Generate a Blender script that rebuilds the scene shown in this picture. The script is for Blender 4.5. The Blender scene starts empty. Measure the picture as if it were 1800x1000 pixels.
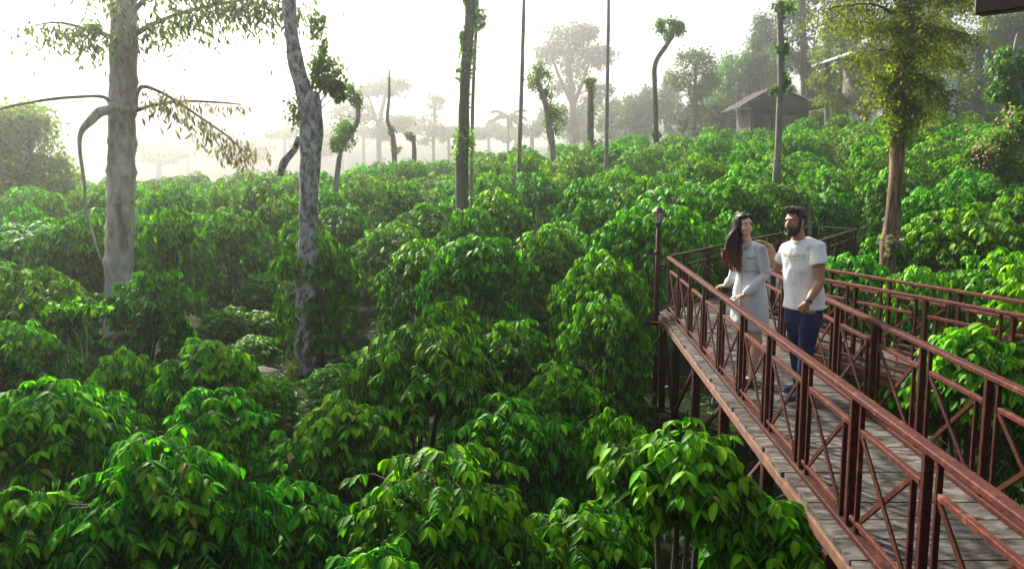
import bpy, bmesh, math, random
import numpy as np
from mathutils import Vector, Matrix, noise
from mathutils.bvhtree import BVHTree

# ------------------------------------------------------------------ camera, world, sun, exposure
sc = bpy.context.scene
col = sc.collection
CAM_Z = 4.2
F_PX = 1500.0
PITCH = 0.1336
cd = bpy.data.cameras.new('camera'); cam = bpy.data.objects.new('camera', cd); col.objects.link(cam)
cam.location = (0, 0, CAM_Z); cam.rotation_euler = (math.pi/2 - PITCH, 0, 0)
cd.sensor_width = 36; cd.lens = 36*F_PX/1800; cd.clip_start = .05; cd.clip_end = 1500
sc.camera = cam

SUN_EL, SUN_AZ = math.radians(34), math.radians(-33)       # azimuth measured from +Y towards +X
w = bpy.data.worlds.new('World'); sc.world = w; w.use_nodes = True
nt = w.node_tree; nt.nodes.clear()
out = nt.nodes.new('ShaderNodeOutputWorld')
sky = nt.nodes.new('ShaderNodeTexSky'); sky.sky_type = 'NISHITA'; sky.sun_disc = False
sky.sun_elevation = SUN_EL; sky.sun_rotation = SUN_AZ; sky.dust_density = 5; sky.air_density = 1.0; sky.ozone_density = 1.0
b1 = nt.nodes.new('ShaderNodeBackground'); b1.inputs[1].default_value = .052
b2 = nt.nodes.new('ShaderNodeBackground'); b2.inputs[0].default_value = (.93, .98, 1, 1); b2.inputs[1].default_value = .11   # bright morning mist above
ad = nt.nodes.new('ShaderNodeAddShader')
nt.links.new(sky.outputs[0], b1.inputs[0]); nt.links.new(b1.outputs[0], ad.inputs[0]); nt.links.new(b2.outputs[0], ad.inputs[1])
nt.links.new(ad.outputs[0], out.inputs[0])
sd = bpy.data.lights.new('sun', 'SUN'); sd.energy = 5.0; sd.angle = math.radians(3); sd.color = (1, .925, .80)
sun = bpy.data.objects.new('sun', sd); col.objects.link(sun)
sdir = Vector((math.sin(SUN_AZ)*math.cos(SUN_EL), math.cos(SUN_AZ)*math.cos(SUN_EL), math.sin(SUN_EL)))
sun.rotation_euler = sdir.to_track_quat('Z', 'Y').to_euler()
sun.location = (-20, 30, 25)
sc.view_settings.view_transform = 'Standard'; sc.view_settings.look = 'None'
sc.view_settings.exposure = 1.45; sc.view_settings.gamma = 1; sc.view_settings.use_curve_mapping = False
HAZE_DENSITY = .0017
sc.render.engine = 'CYCLES'
cy = sc.cycles
cy.use_denoising = True
cy.max_bounces = 8; cy.diffuse_bounces = 3; cy.glossy_bounces = 2; cy.transmission_bounces = 4; cy.transparent_max_bounces = 4
cy.volume_bounces = 2
cy.sample_clamp_indirect = 6

# ------------------------------------------------------------------ helpers
rng = np.random.default_rng(7)
random.seed(7)
def ray(u, v):
    a = (u-900)/F_PX; b = (500-v)/F_PX
    return Vector((a, math.cos(PITCH)+b*math.sin(PITCH), -math.sin(PITCH)+b*math.cos(PITCH)))
def aty(u, v, Y):
    d = ray(u, v); return Vector((d.x*Y/d.y, Y, CAM_Z + d.z*Y/d.y))
def onz(u, v, z):
    d = ray(u, v); t = (z-CAM_Z)/d.z; return Vector((d.x*t, d.y*t, z))
def px(Y): return Y/F_PX                      # metres per photo pixel at depth Y
def upos(p):                                  # photo column of a point
    dy = p[1]*math.cos(PITCH) - (p[2]-CAM_Z)*math.sin(PITCH)
    return 900 + F_PX*p[0]/dy

def tag(o, label=None, cat=None, group=None, kind=None):
    if label: o['label'] = label
    if cat: o['category'] = cat
    if group: o['group'] = group
    if kind: o['kind'] = kind
    return o
def empty(name, loc, label=None, cat=None, group=None, rz=0):
    o = bpy.data.objects.new(name, None); col.objects.link(o); o.location = loc; o.rotation_euler = (0, 0, rz)
    o.empty_display_size = .2
    return tag(o, label, cat, group)
def link_mesh(name, me, parent=None, mat=None):
    o = bpy.data.objects.new(name, me); col.objects.link(o)
    if parent: o.parent = parent
    if mat and not me.materials: me.materials.append(mat)
    return o
def mesh_raw(name, V, F, smooth=True, attrs=None):
    """V (n,3); F (m,k) int array of one polygon size, or list of such arrays"""
    me = bpy.data.meshes.new(name)
    Fs = F if isinstance(F, list) else [F]
    Fs = [np.asarray(f) for f in Fs if len(f)]
    V = np.asarray(V, dtype=np.float32)
    me.vertices.add(len(V)); me.vertices.foreach_set('co', V.ravel())
    nl = sum(f.size for f in Fs); npol = sum(len(f) for f in Fs)
    me.loops.add(nl); me.polygons.add(npol)
    me.loops.foreach_set('vertex_index', np.concatenate([f.ravel() for f in Fs]).astype(np.int32))
    st = []; c = 0
    for f in Fs:
        st.append(c + np.arange(len(f))*f.shape[1]); c += f.size
    me.polygons.foreach_set('loop_start', np.concatenate(st).astype(np.int32))
    me.polygons.foreach_set('use_smooth', np.full(npol, smooth, dtype=bool))
    if attrs:
        for k, a in attrs.items():
            at = me.attributes.new(k, 'FLOAT', 'POINT'); at.data.foreach_set('value', np.asarray(a, dtype=np.float32))
    me.update(calc_edges=True)
    return me

class MB:                                     # collects shapes for ONE mesh
    def __init__(s): s.V = []; s.F = {3: [], 4: []}; s.n = 0
    def add(s, V, F):
        V = np.asarray(V, dtype=float)
        for f in F: s.F[len(f)].append([i+s.n for i in f])
        s.V.append(V); s.n += len(V)
    def box(s, c, size, R=None, bev=0.0):
        x, y, z = [q/2 for q in size]
        if bev > 0:
            b = min(bev, x*.45, y*.45, z*.45)
            bm = bmesh.new(); bmesh.ops.create_cube(bm, size=1)
            bmesh.ops.scale(bm, vec=size, verts=bm.verts)
            bmesh.ops.bevel(bm, geom=bm.edges[:], offset=b, segments=1, affect='EDGES', profile=.5)
            V = np.array([v.co[:] for v in bm.verts]); F = [[v.index for v in f.verts] for f in bm.faces]; bm.free()
        else:
            V = np.array([(i, j, k) for i in (-x, x) for j in (-y, y) for k in (-z, z)])
            F = [(0,1,3,2), (4,6,7,5), (0,4,5,1), (2,3,7,6), (0,2,6,4), (1,5,7,3)]
        if R is not None: V = V @ np.array(R.to_3x3()).T
        s.add(V + np.array(c), F)
    def bar(s, a, b, wx, wz, up=(0, 0, 1), bev=0.004):      # rectangular bar from a to b
        a = Vector(a); b = Vector(b); d = b-a; L = d.length; d.normalize()
        up = Vector(up)
        if abs(d.dot(up)) > .98: up = Vector((0, 1, 0))
        x = d.cross(up).normalized(); z = x.cross(d)
        R = Matrix((x, d, z)).transposed()
        s.box((a+b)/2, (wx, L, wz), R, bev)
    def tube(s, pts, rad, n=8, noise_amp=0.0, cap=True, seed=0, elong=1.0, fr=2.0):
        pts = [Vector(p) for p in pts]
        if not hasattr(rad, '__len__'): rad = [rad]*len(pts)
        V = []; ref = Vector((.13, .9, .2)).normalized()
        for i, p in enumerate(pts):
            t = (pts[min(i+1, len(pts)-1)] - pts[max(i-1, 0)]).normalized()
            if abs(t.dot(ref)) > .95: ref = Vector((1, 0, 0))
            x = t.cross(ref).normalized(); y = x.cross(t).normalized(); ref = y if i else y
            for k in range(n):
                a = 2*math.pi*k/n
                dv = x*math.cos(a) + y*math.sin(a)
                r = rad[i]
                if noise_amp: r *= 1 + noise_amp*noise.noise((p + dv*rad[i]*1.5)*fr + Vector((seed*7.3, 0, 0)))
                V.append(p + dv*r)
        F = []
        for i in range(len(pts)-1):
            for k in range(n):
                a = i*n+k; b = i*n+(k+1) % n
                F.append((a, b, b+n, a+n))
        if cap:
            V.append(pts[0]); V.append(pts[-1]); c0 = len(V)-2; c1 = len(V)-1
            for k in range(n):
                F.append((c0, (k+1) % n, k)); m = (len(pts)-1)*n; F.append((c1, m+k, m+(k+1) % n))
        s.add([v[:] for v in V], F)
    def lathe(s, prof, c, n=16):               # prof: (r,z)
        V = []; F = []
        for r, z in prof:
            for k in range(n):
                a = 2*math.pi*k/n; V.append((c[0]+r*math.cos(a), c[1]+r*math.sin(a), c[2]+z))
        for i in range(len(prof)-1):
            for k in range(n):
                a = i*n+k; b = i*n+(k+1) % n; F.append((a, b, b+n, a+n))
        s.add(V, F)
    def prism(s, poly, z0, z1):                # convex polygon in xy
        n = len(poly); V = [(p[0], p[1], z0) for p in poly] + [(p[0], p[1], z1) for p in poly]
        c0 = len(V); cx = sum(p[0] for p in poly)/n; cyy = sum(p[1] for p in poly)/n
        V += [(cx, cyy, z0), (cx, cyy, z1)]
        F = []
        for i in range(n):
            j = (i+1) % n; F.append((i, j, j+n, i+n)); F.append((c0, j, i)); F.append((c0+1, i+n, j+n))
        s.add(V, F)
    def build(s, name, mat, parent=None, smooth=False):
        V = np.concatenate(s.V)
        me = mesh_raw(name, V, [np.array(s.F[k]) for k in (3, 4) if s.F[k]], smooth)
        return link_mesh(name, me, parent, mat)
def smooth_path(pts, rad, k=4):                # Catmull-Rom
    P = [Vector(p) for p in pts]; out = []; ro = []
    if len(rad) != len(P): rad = list(np.interp(np.linspace(0, 1, len(P)), np.linspace(0, 1, len(rad)), rad))
    for i in range(len(P)-1):
        p0 = P[max(i-1, 0)]; p1 = P[i]; p2 = P[i+1]; p3 = P[min(i+2, len(P)-1)]
        for j in range(k):
            t = j/k
            out.append(.5*((2*p1) + (p2-p0)*t + (2*p0-5*p1+4*p2-p3)*t*t + (3*p1-p0-3*p2+p3)*t**3))
            ro.append(rad[i]*(1-t)+rad[i+1]*t)
    out.append(P[-1]); ro.append(rad[-1])
    return out, ro

# ------------------------------------------------------------------ materials
def mat_new(name):
    m = bpy.data.materials.new(name); m.use_nodes = True
    return m, m.node_tree, m.node_tree.nodes['Principled BSDF']
def N(nt, t, **kw):
    n = nt.nodes.new(t)
    for k, v in kw.items():
        if k.startswith('i_'): n.inputs[k[2:].replace('_', ' ')].default_value = v
        else: setattr(n, k, v)
    return n
def ramp(nt, src, stops):
    r = nt.nodes.new('ShaderNodeValToRGB'); e = r.color_ramp.elements
    while len(e) < len(stops): e.new(.5)
    for i, (p, c) in enumerate(stops):
        e[i].position = p; e[i].color = (*c, 1)
    nt.links.new(src, r.inputs[0]); return r
def mixc(nt, fac, a, b, bt='MIX'):
    m = nt.nodes.new('ShaderNodeMix'); m.data_type = 'RGBA'; m.blend_type = bt
    for i, q in ((0, fac), (6, a), (7, b)):
        if hasattr(q, 'links'): nt.links.new(q, m.inputs[i])
        else: m.inputs[i].default_value = q if not isinstance(q, tuple) else (*q, 1)
    return m.outputs[2]
def bump(nt, bs, h, strength=.4, dist=.02):
    b = N(nt, 'ShaderNodeBump'); b.inputs['Strength'].default_value = strength; b.inputs['Distance'].default_value = dist
    nt.links.new(h, b.inputs['Height']); nt.links.new(b.outputs[0], bs.inputs['Normal'])
def noisy(name, stops, scale=4, stretch=(1, 1, 1), rough=.75, bs_=.4, dist=.02, detail=6, rnd=0.0, metal=0, coord='Object', distort=0.0, fac2=None, spec=.5):
    m, nt, bs = mat_new(name)
    tc = N(nt, 'ShaderNodeTexCoord'); mp = N(nt, 'ShaderNodeMapping'); mp.inputs['Scale'].default_value = stretch
    nt.links.new(tc.outputs[coord], mp.inputs[0])
    vec = mp.outputs[0]
    oi = N(nt, 'ShaderNodeObjectInfo')
    ad = N(nt, 'ShaderNodeVectorMath', operation='ADD'); sm = N(nt, 'ShaderNodeVectorMath', operation='SCALE'); 
    cb = N(nt, 'ShaderNodeCombineXYZ'); 
    for k in range(3): nt.links.new(oi.outputs['Random'], cb.inputs[k])
    sm.inputs['Scale'].default_value = 13.0
    nt.links.new(cb.outputs[0], sm.inputs[0]); nt.links.new(vec, ad.inputs[0]); nt.links.new(sm.outputs[0], ad.inputs[1])
    nz = N(nt, 'ShaderNodeTexNoise'); nz.inputs['Scale'].default_value = scale; nz.inputs['Detail'].default_value = detail
    nz.inputs['Roughness'].default_value = .62; nz.inputs['Distortion'].default_value = distort
    nt.links.new(ad.outputs[0], nz.inputs['Vector'])
    c = ramp(nt, nz.outputs['Fac'], stops).outputs[0]
    if fac2:                                   # (scale, stops) second layer multiplied
        n2 = N(nt, 'ShaderNodeTexNoise'); n2.inputs['Scale'].default_value = fac2[0]; n2.inputs['Detail'].default_value = 5
        nt.links.new(ad.outputs[0], n2.inputs['Vector'])
        c = mixc(nt, 1.0, c, ramp(nt, n2.outputs['Fac'], fac2[1]).outputs[0], 'MULTIPLY')
    if rnd:
        hs = N(nt, 'ShaderNodeHueSaturation'); mr = N(nt, 'ShaderNodeMapRange')
        mr.inputs[3].default_value = 1-rnd; mr.inputs[4].default_value = 1+rnd
        nt.links.new(oi.outputs['Random'], mr.inputs[0]); nt.links.new(mr.outputs[0], hs.inputs['Value'])
        nt.links.new(c, hs.inputs['Color']); c = hs.outputs[0]
    nt.links.new(c, bs.inputs['Base Color'])
    bs.inputs['Roughness'].default_value = rough; bs.inputs['Metallic'].default_value = metal
    bs.inputs['Specular IOR Level'].default_value = spec
    if bs_: bump(nt, bs, nz.outputs['Fac'], bs_, dist)
    return m
def leafmat(name, dark, mid, light, trans=.35, rough=.42, spec=.4, rnd=.12, hue=.015):
    m, nt, bs = mat_new(name)
    at = N(nt, 'ShaderNodeAttribute', attribute_name='tint')
    rb = N(nt, 'ShaderNodeAttribute', attribute_name='rib')
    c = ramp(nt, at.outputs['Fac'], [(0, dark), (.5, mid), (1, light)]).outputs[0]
    oi = N(nt, 'ShaderNodeObjectInfo')
    hs = N(nt, 'ShaderNodeHueSaturation')
    mr = N(nt, 'ShaderNodeMapRange'); mr.inputs[3].default_value = 1-rnd; mr.inputs[4].default_value = 1+rnd
    mh = N(nt, 'ShaderNodeMapRange'); mh.inputs[3].default_value = .5-hue; mh.inputs[4].default_value = .5+hue
    m7 = N(nt, 'ShaderNodeMath', operation='MULTIPLY'); m7.inputs[1].default_value = 7.31
    fr = N(nt, 'ShaderNodeMath', operation='FRACT')
    nt.links.new(oi.outputs['Random'], mr.inputs[0]); nt.links.new(oi.outputs['Random'], m7.inputs[0]); nt.links.new(m7.outputs[0], fr.inputs[0])
    nt.links.new(fr.outputs[0], mh.inputs[0]); nt.links.new(mr.outputs[0], hs.inputs['Value']); nt.links.new(mh.outputs[0], hs.inputs['Hue'])
    nt.links.new(c, hs.inputs['Color'])
    pw = N(nt, 'ShaderNodeMath', operation='POWER'); pw.inputs[1].default_value = 6; nt.links.new(rb.outputs['Fac'], pw.inputs[0])
    ml = N(nt, 'ShaderNodeMath', operation='MULTIPLY'); ml.inputs[1].default_value = .45; nt.links.new(pw.outputs[0], ml.inputs[0])
    c2 = mixc(nt, ml.outputs[0], hs.outputs[0], tuple(min(1, q*1.3+.015) for q in light))
    nt.links.new(c2, bs.inputs['Base Color'])
    bs.inputs['Roughness'].default_value = rough; bs.inputs['Specular IOR Level'].default_value = spec
    tr = N(nt, 'ShaderNodeBsdfTranslucent')
    tcx = mixc(nt, 1.0, c2, (1.3, 1.45, .4), 'MULTIPLY'); nt.links.new(tcx, tr.inputs[0])
    mx = N(nt, 'ShaderNodeMixShader'); mx.inputs[0].default_value = trans
    nt.links.new(bs.outputs[0], mx.inputs[1]); nt.links.new(tr.outputs[0], mx.inputs[2])
    nt.links.new(mx.outputs[0], nt.nodes['Material Output'].inputs[0])
    return m
def plain(name, c, rough=.6, spec=.5, metal=0, emit=None):
    m, nt, bs = mat_new(name); bs.inputs['Base Color'].default_value = (*c, 1); bs.inputs['Roughness'].default_value = rough
    bs.inputs['Specular IOR Level'].default_value = spec; bs.inputs['Metallic'].default_value = metal
    if emit: bs.inputs['Emission Color'].default_value = (*emit[0], 1); bs.inputs['Emission Strength'].default_value = emit[1]
    return m
M = {}
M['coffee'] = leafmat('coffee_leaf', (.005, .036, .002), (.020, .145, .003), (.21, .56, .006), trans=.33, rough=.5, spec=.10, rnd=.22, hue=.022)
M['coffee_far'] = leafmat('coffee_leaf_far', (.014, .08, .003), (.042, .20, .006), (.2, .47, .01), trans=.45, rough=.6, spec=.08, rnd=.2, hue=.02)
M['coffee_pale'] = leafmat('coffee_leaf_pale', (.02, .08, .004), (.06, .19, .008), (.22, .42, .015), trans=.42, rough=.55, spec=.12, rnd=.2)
M['tree_leaf'] = leafmat('tree_leaf', (.02, .06, .014), (.04, .10, .02), (.09, .17, .03), trans=.35, rough=.6, spec=.25)
M['tuft_leaf'] = leafmat('tuft_leaf', (.045, .11, .02), (.085, .19, .03), (.17, .29, .05), trans=.52, rough=.6, spec=.2)
M['oak_leaf'] = leafmat('silver_oak_leaf', (.05, .11, .018), (.12, .19, .022), (.30, .28, .035), trans=.55, rough=.6, spec=.25)
M['vine_leaf'] = leafmat('vine_leaf', (.05, .11, .012), (.13, .24, .015), (.32, .40, .025), trans=.5, rough=.5, spec=.3)
M['bamboo_leaf'] = leafmat('feathery_leaf', (.03, .1, .015), (.07, .19, .02), (.16, .3, .03), trans=.4, rough=.5, spec=.3)
M['dry_leaf'] = leafmat('dry_leaf', (.11, .10, .09), (.18, .16, .145), (.27, .245, .22), trans=.35, rough=.8, spec=.1)
M['palm_leaf'] = leafmat('palm_leaf', (.04, .08, .03), (.07, .12, .045), (.11, .17, .06), trans=.5, rough=.5, spec=.3)
M['glow_leaf'] = leafmat('pale_glowing_leaf', (.06, .14, .02), (.13, .24, .03), (.22, .34, .05), trans=.58, rough=.6, spec=.1)
M['pink'] = leafmat('pink_petal', (.45, .2, .28), (.55, .28, .36), (.65, .4, .46), trans=.3, rough=.6, spec=.2)
M['twig'] = noisy('twig_bark', [(.3, (.05, .035, .02)), (.7, (.13, .1, .065))], 14, rough=.85)
M['stem'] = noisy('coffee_stem', [(.3, (.03, .028, .016)), (.7, (.10, .085, .06))], 12, (1, 1, .3), rough=.85)
M['palm_bark'] = noisy('ringed_palm_bark', [(.32, (.20, .15, .12)), (.46, (.40, .35, .31)), (.7, (.62, .58, .54))], 7, (1, 1, .35), rough=.85, bs_=1, dist=.03, distort=.8, fac2=(1.8, [(.38, (.5, .4, .33)), (.5, (1, 1, 1))]))
M['lichen_bark'] = noisy('lichen_mottled_bark', [(.36, (.07, .055, .048)), (.44, (.22, .195, .18)), (.54, (.46, .46, .46)), (.72, (.66, .68, .67))], 13, (1, 1, .6), rough=.9, bs_=.9, dist=.02, distort=.5, fac2=(2.2, [(.35, (.55, .55, .55)), (.6, (1, 1, 1))]))
M['brown_bark'] = noisy('peeling_brown_bark', [(.36, (.04, .022, .012)), (.5, (.15, .09, .05)), (.68, (.34, .235, .145))], 13, (1, 1, .12), rough=.9, bs_=1, dist=.04, distort=.5)
M['grey_bark'] = noisy('grey_bark', [(.3, (.09, .08, .065)), (.7, (.32, .29, .25))], 9, (1, 1, .3), rough=.9, bs_=.8)
M['dark_bark'] = noisy('mossy_dark_bark', [(.3, (.03, .035, .02)), (.7, (.09, .085, .055))], 6, (1, 1, .4), rough=.9, bs_=.8)
M['soil'] = noisy('soil_and_litter', [(.3, (.008, .012, .004)), (.5, (.016, .026, .008)), (.75, (.032, .038, .018))], 1.6, rough=1, bs_=.6, dist=.05, coord='Object', spec=.05)
M['rock'] = noisy('grey_brown_rock', [(.3, (.07, .055, .045)), (.7, (.18, .145, .125))], 3, rough=.9, bs_=.9, dist=.05)
# rusting red-brown paint
def rustmat(name, lo, hi, amount):
    return noisy(name, [(max(0, amount-.12), lo), (amount, tuple(q*1.25 for q in lo)), (min(1, amount+.1), hi)], 9, (1, 1, 1), rough=.68, bs_=.6, dist=.004, detail=10, rnd=.16, spec=.12, fac2=(34, [(.36, (.5, .42, .38)), (.55, (1.1, 1.1, 1.1))]))
M['paint'] = rustmat('red_brown_steel_paint', (.046, .0115, .0075), (.14, .05, .028), .6)
M['paint_rail'] = rustmat('worn_handrail_paint', (.068, .017, .011), (.165, .06, .036), .58)
M['paint_old'] = rustmat('faded_greyish_brown_paint', (.035, .017, .013), (.14, .08, .06), .57)
M['plank'] = noisy('weathered_plank', [(.34, (.03, .02, .015)), (.43, (.07, .062, .055)), (.6, (.125, .12, .112)), (.75, (.19, .185, .175))], 4.5, (1.0, 2.6, 3), rough=.92, bs_=.8, dist=.012, detail=9, rnd=.3, spec=.15, distort=.8, fac2=(9, [(.38, (.5, .45, .42)), (.52, (1, 1, 1))]))
M['plank_end'] = M['plank']
M['beam'] = noisy('edge_beam_paint', [(.3, (.07, .028, .016)), (.6, (.17, .075, .04)), (.8, (.26, .17, .11))], 8, rough=.8, bs_=.4, dist=.006)

# ------------------------------------------------------------------ terrain
CX = np.array([-60, -30, -13, 0, 13, 26, 60]); CG = np.array([1.2, 1.6, 1.8, 3.15, 4.45, 5.2, 6.2])
FX = np.array([-60, -20, 0, 12, 30, 60]); FG = np.array([-2., -1., 2.4, 5.2, 7.2, 9.])
def ground(x, y):
    G = np.interp(x, CX, CG); t = np.clip((y-6)/42, 0, None)
    g = G*np.minimum(t, 1)**.92
    far = np.interp(x, FX*np.maximum(1, y/60), FG)
    k = np.clip((y-50)/40, 0, 1); k = k*k*(3-2*k)
    return g*(1-k) + far*k
def gz(x, y): return float(ground(x, y)) + .10*noise.noise(Vector((x*.5, y*.5, 0)))

xs = np.concatenate([np.linspace(-340, -64, 9), np.linspace(-60, 60, 121), np.linspace(64, 340, 9)])
ys = np.concatenate([np.linspace(-36, -4, 6), np.linspace(-2, 70, 73), np.linspace(76, 375, 18)])
GX, GY = np.meshgrid(xs, ys)
GZ = np.array([[gz(a, b) for a in xs] for b in ys])
n_x = len(xs)
idx = np.arange(len(xs)*len(ys)).reshape(len(ys), n_x)
Fq = np.stack([idx[:-1, :-1], idx[:-1, 1:], idx[1:, 1:], idx[1:, :-1]], -1).reshape(-1, 4)
g = link_mesh('ground', mesh_raw('ground', np.stack([GX, GY, GZ], -1).reshape(-1, 3), Fq), None, M['soil']); tag(g, kind='structure')

# distant wooded ridge lost in the mist
hb = []
hx = np.linspace(-338, 338, 110)
hy = np.array([300, 314, 328, 344, 362])
prof = np.array([0, .55, .85, 1, .4])
HV = []
for j, y in enumerate(hy):
    for x in hx:
        top = np.interp(x, [-260, -110, -75, -45, -20, 0, 40, 90, 260], [40, 32, 24, 18, 14, 12, 18, 34, 44])
        HV.append((x, y, -4 + prof[j]*(top + 4 + 2.4*noise.noise(Vector((x*.09, y*.3, 1))) + 1.2*noise.noise(Vector((x*.4, y*.4, 5))))))
ii = np.arange(len(HV)).reshape(len(hy), len(hx))
M['ridge'] = noisy('distant_woods', [(.3, (.02, .04, .015)), (.7, (.05, .08, .03))], .5, rough=1, bs_=1, dist=.6)
o = link_mesh('hill', mesh_raw('hill', np.array(HV), np.stack([ii[:-1, :-1], ii[:-1, 1:], ii[1:, 1:], ii[1:, :-1]], -1).reshape(-1, 4)), None, M['ridge']); tag(o, kind='structure')

# ------------------------------------------------------------------ leaf kit
def leaf_tmpl(n=3, width=.36, droop=.28, fold=.06, wave=0.0, peak=.42):
    V = []; rib = []
    for i in range(n+1):
        t = i/n
        wd = width/2*(math.sin(math.pi*min(1, t**(.69/ -math.log(peak)*1.0) if t > 0 else 0))**.85 if 0 < t < 1 else .04)
        if t == 1: wd = 0.004
        y = t*(1-.25*droop*t); z = -droop*t*t
        wv = wave*math.sin(i*2.4)
        V += [(-wd, y, z+fold*wd/width*2+wv*.5), (0, y, z), (wd, y, z+fold*wd/width*2-wv*.5)]; rib += [0, 1, 0]
    F = []
    for i in range(n):
        a = i*3
        F += [(a, a+1, a+4, a+3), (a+1, a+2, a+5, a+4)]
    return np.array(V), np.array(F), np.array(rib, dtype=float)
def leaves_mesh(name, P, D, Nn, S, T, tm):
    V0, F0, rib = tm
    D = D/np.linalg.norm(D, axis=1, keepdims=True)
    X = np.cross(D, Nn); X /= np.maximum(np.linalg.norm(X, axis=1, keepdims=True), 1e-6)
    Z = np.cross(X, D)
    m = len(V0); n = len(P)
    V = (P[:, None] + S[:, None, None]*(V0[None, :, 0, None]*X[:, None] + V0[None, :, 1, None]*D[:, None] + V0[None, :, 2, None]*Z[:, None])).reshape(-1, 3)
    F = (F0[None] + (np.arange(n)*m)[:, None, None]).reshape(-1, F0.shape[1])
    return mesh_raw(name, V, F, True, {'tint': np.repeat(T, m), 'rib': np.tile(rib, n)})
def leaf_matrix(p, d, n, s):
    d = Vector(d).normalized(); x = d.cross(Vector(n)).normalized(); z = x.cross(d)
    R = Matrix((x, d, z)).transposed().to_4x4()
    return Matrix.Translation(Vector(p)) @ R @ Matrix.Scale(s, 4)

def coffee(R, H, nb, L, r, pairs=5, low=.3):
    """leaf transforms and twig paths of one coffee bush standing at the origin"""
    P = []; D = []; NN = []; S = []; T = []; tw = []
    nl = int(r.integers(3, 6))
    lobes = []
    for i in range(nl):
        a = 2*math.pi*(i + r.uniform(0, .6))/nl; q = R*r.uniform(.22, .48)
        lr = R*r.uniform(.52, .72)
        lobes.append((q*math.cos(a), q*math.sin(a), H*r.uniform(.8, .97), lr))
    lobes.append((0, 0, H, R*.62))
    for b in range(nb):
        lowb = r.random() < low
        ph = r.uniform(0, 2*math.pi)
        if lowb:
            zz = H*r.uniform(.12, .55); rr = R*r.uniform(.55, .98)
            tip = np.array([rr*math.cos(ph), rr*math.sin(ph), zz]); cx = cyy = 0
        else:
            cx, cyy, ch, lr = lobes[int(r.integers(len(lobes)))]
            ct = r.uniform(-.35, 1); st = math.sqrt(1-ct*ct)
            lr2 = lr*(r.uniform(.78, 1.1) if r.random() < .9 else r.uniform(1.08, 1.3))
            tip = np.array([cx+lr2*st*math.cos(ph), cyy+lr2*st*math.sin(ph), ch - lr*.75 + lr2*.75*ct])
        s0 = np.array([cx*.6, cyy*.6, max(.15, tip[2] - r.uniform(.05, .3))])
        ln = np.linalg.norm(tip-s0)
        c0 = s0 + (tip-s0)*.55 + np.array([0, 0, .32*ln + .05])
        pts = []
        npair = int(r.integers(pairs-2, pairs))
        for k in range(npair):
            t = 1 - (k*.055/max(ln, .25))*(L/.14)
            if t < .12: break
            p = (1-t)**2*s0 + 2*t*(1-t)*c0 + t*t*tip
            tg = 2*(1-t)*(c0-s0) + 2*t*(tip-c0); tg /= np.linalg.norm(tg)+1e-9
            hz_ = np.array([p[0]-cx*.5, p[1]-cyy*.5, 0]); hz_ /= np.linalg.norm(hz_)+1e-9
            sd_ = np.array([-hz_[1], hz_[0], 0.])
            oo = p - np.array([cx*.5, cyy*.5, tip[2]-.4]); oo /= np.linalg.norm(oo)+1e-9
            for sg in (-1, 1, 0) if k == 0 else (-1, 1):
                ang = sg*r.uniform(.55, 1.35) + (r.normal(0, .3) if sg == 0 else 0) + (sg*.35 if k else 0)
                dn = r.uniform(.3, .8) + (.35 if lowb else .25*(1-max(0, oo[2])))
                out_ = hz_*math.cos(ang) + sd_*math.sin(ang)
                d = out_ + np.array([0, 0, -dn]) + r.normal(0, .10, 3)
                nn = np.array([0, 0, 1.0]) + out_*.55 + r.normal(0, .16, 3)
                P.append(p); D.append(d); NN.append(nn)
                S.append(L*r.uniform(.75, 1.15)*(.8 if k == 0 and sg == 0 else 1))
                young = (.28 if k == 0 else .08 if k == 1 else 0) + max(0, (p[2]/H-.7))*.9  # young tips paler; tops lighter, inner leaves darker to imitate top light
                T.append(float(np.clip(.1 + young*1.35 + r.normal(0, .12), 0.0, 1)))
        tw.append([(1-t)**2*s0 + 2*t*(1-t)*c0 + t*t*tip for t in (0, .35, .7, 1)])
    return np.array(P), np.array(D), np.array(NN), np.array(S), np.array(T), tw, lobes
def stem_mesh(name, tw, lobes, H, r, twigs=True):
    mb = MB()
    for i, (x, y, z, lr) in enumerate(lobes):
        pts = [(x*.1+.05*math.cos(i*2), y*.1+.05*math.sin(i*2), -.15), (x*.3+r.normal(0, .03), y*.3+r.normal(0, .03), H*.35), (x*.8, y*.8, z*.75), (x, y, z-.12)]
        pp, rr = smooth_path(pts, [.035, .028, .018, .007], 3); mb.tube(pp, rr, 6)
    if twigs:
        for t in tw: mb.tube(t[1:], [.0045, .0035, .002], 3, cap=False)
    V = np.concatenate(mb.V)
    return mesh_raw(name, V, [np.array(mb.F[k]) for k in (3, 4) if mb.F[k]], True)
TN = [leaf_tmpl(5, .47, d, .07, wv) for d, wv in ((.18, .012), (.34, .02), (.5, .012))]
TM = leaf_tmpl(3, .5, .34, .07); TF = leaf_tmpl(2, .58, .3, .08); TT = leaf_tmpl(2, .62, .2, .05)

# eight single leaf shapes shared by all picked-out leaves of the nearest bushes
leaf_meshes = []
for i in range(24):
    V0, F0, rib = leaf_tmpl(5, random.uniform(.42, .52), random.uniform(.12, .5), .07, random.uniform(.005, .025), random.uniform(.36, .5))
    me = mesh_raw('leaf', V0, F0, True, {'tint': np.full(len(V0), .12 + .72*(i % 8)/7), 'rib': rib}); me.materials.append(M['coffee']); leaf_meshes.append(me)

_y = leaf_meshes[3].copy(); _y.materials.clear(); M['yellow'] = leafmat('yellowing_leaf', (.3, .26, .02), (.36, .3, .03), (.4, .34, .05)); _y.materials.append(M['yellow']); leaf_meshes.append(_y)
LAND = []         # image landmarks used in the labels of the far rows
placed = []       # (x, y, R)

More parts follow.
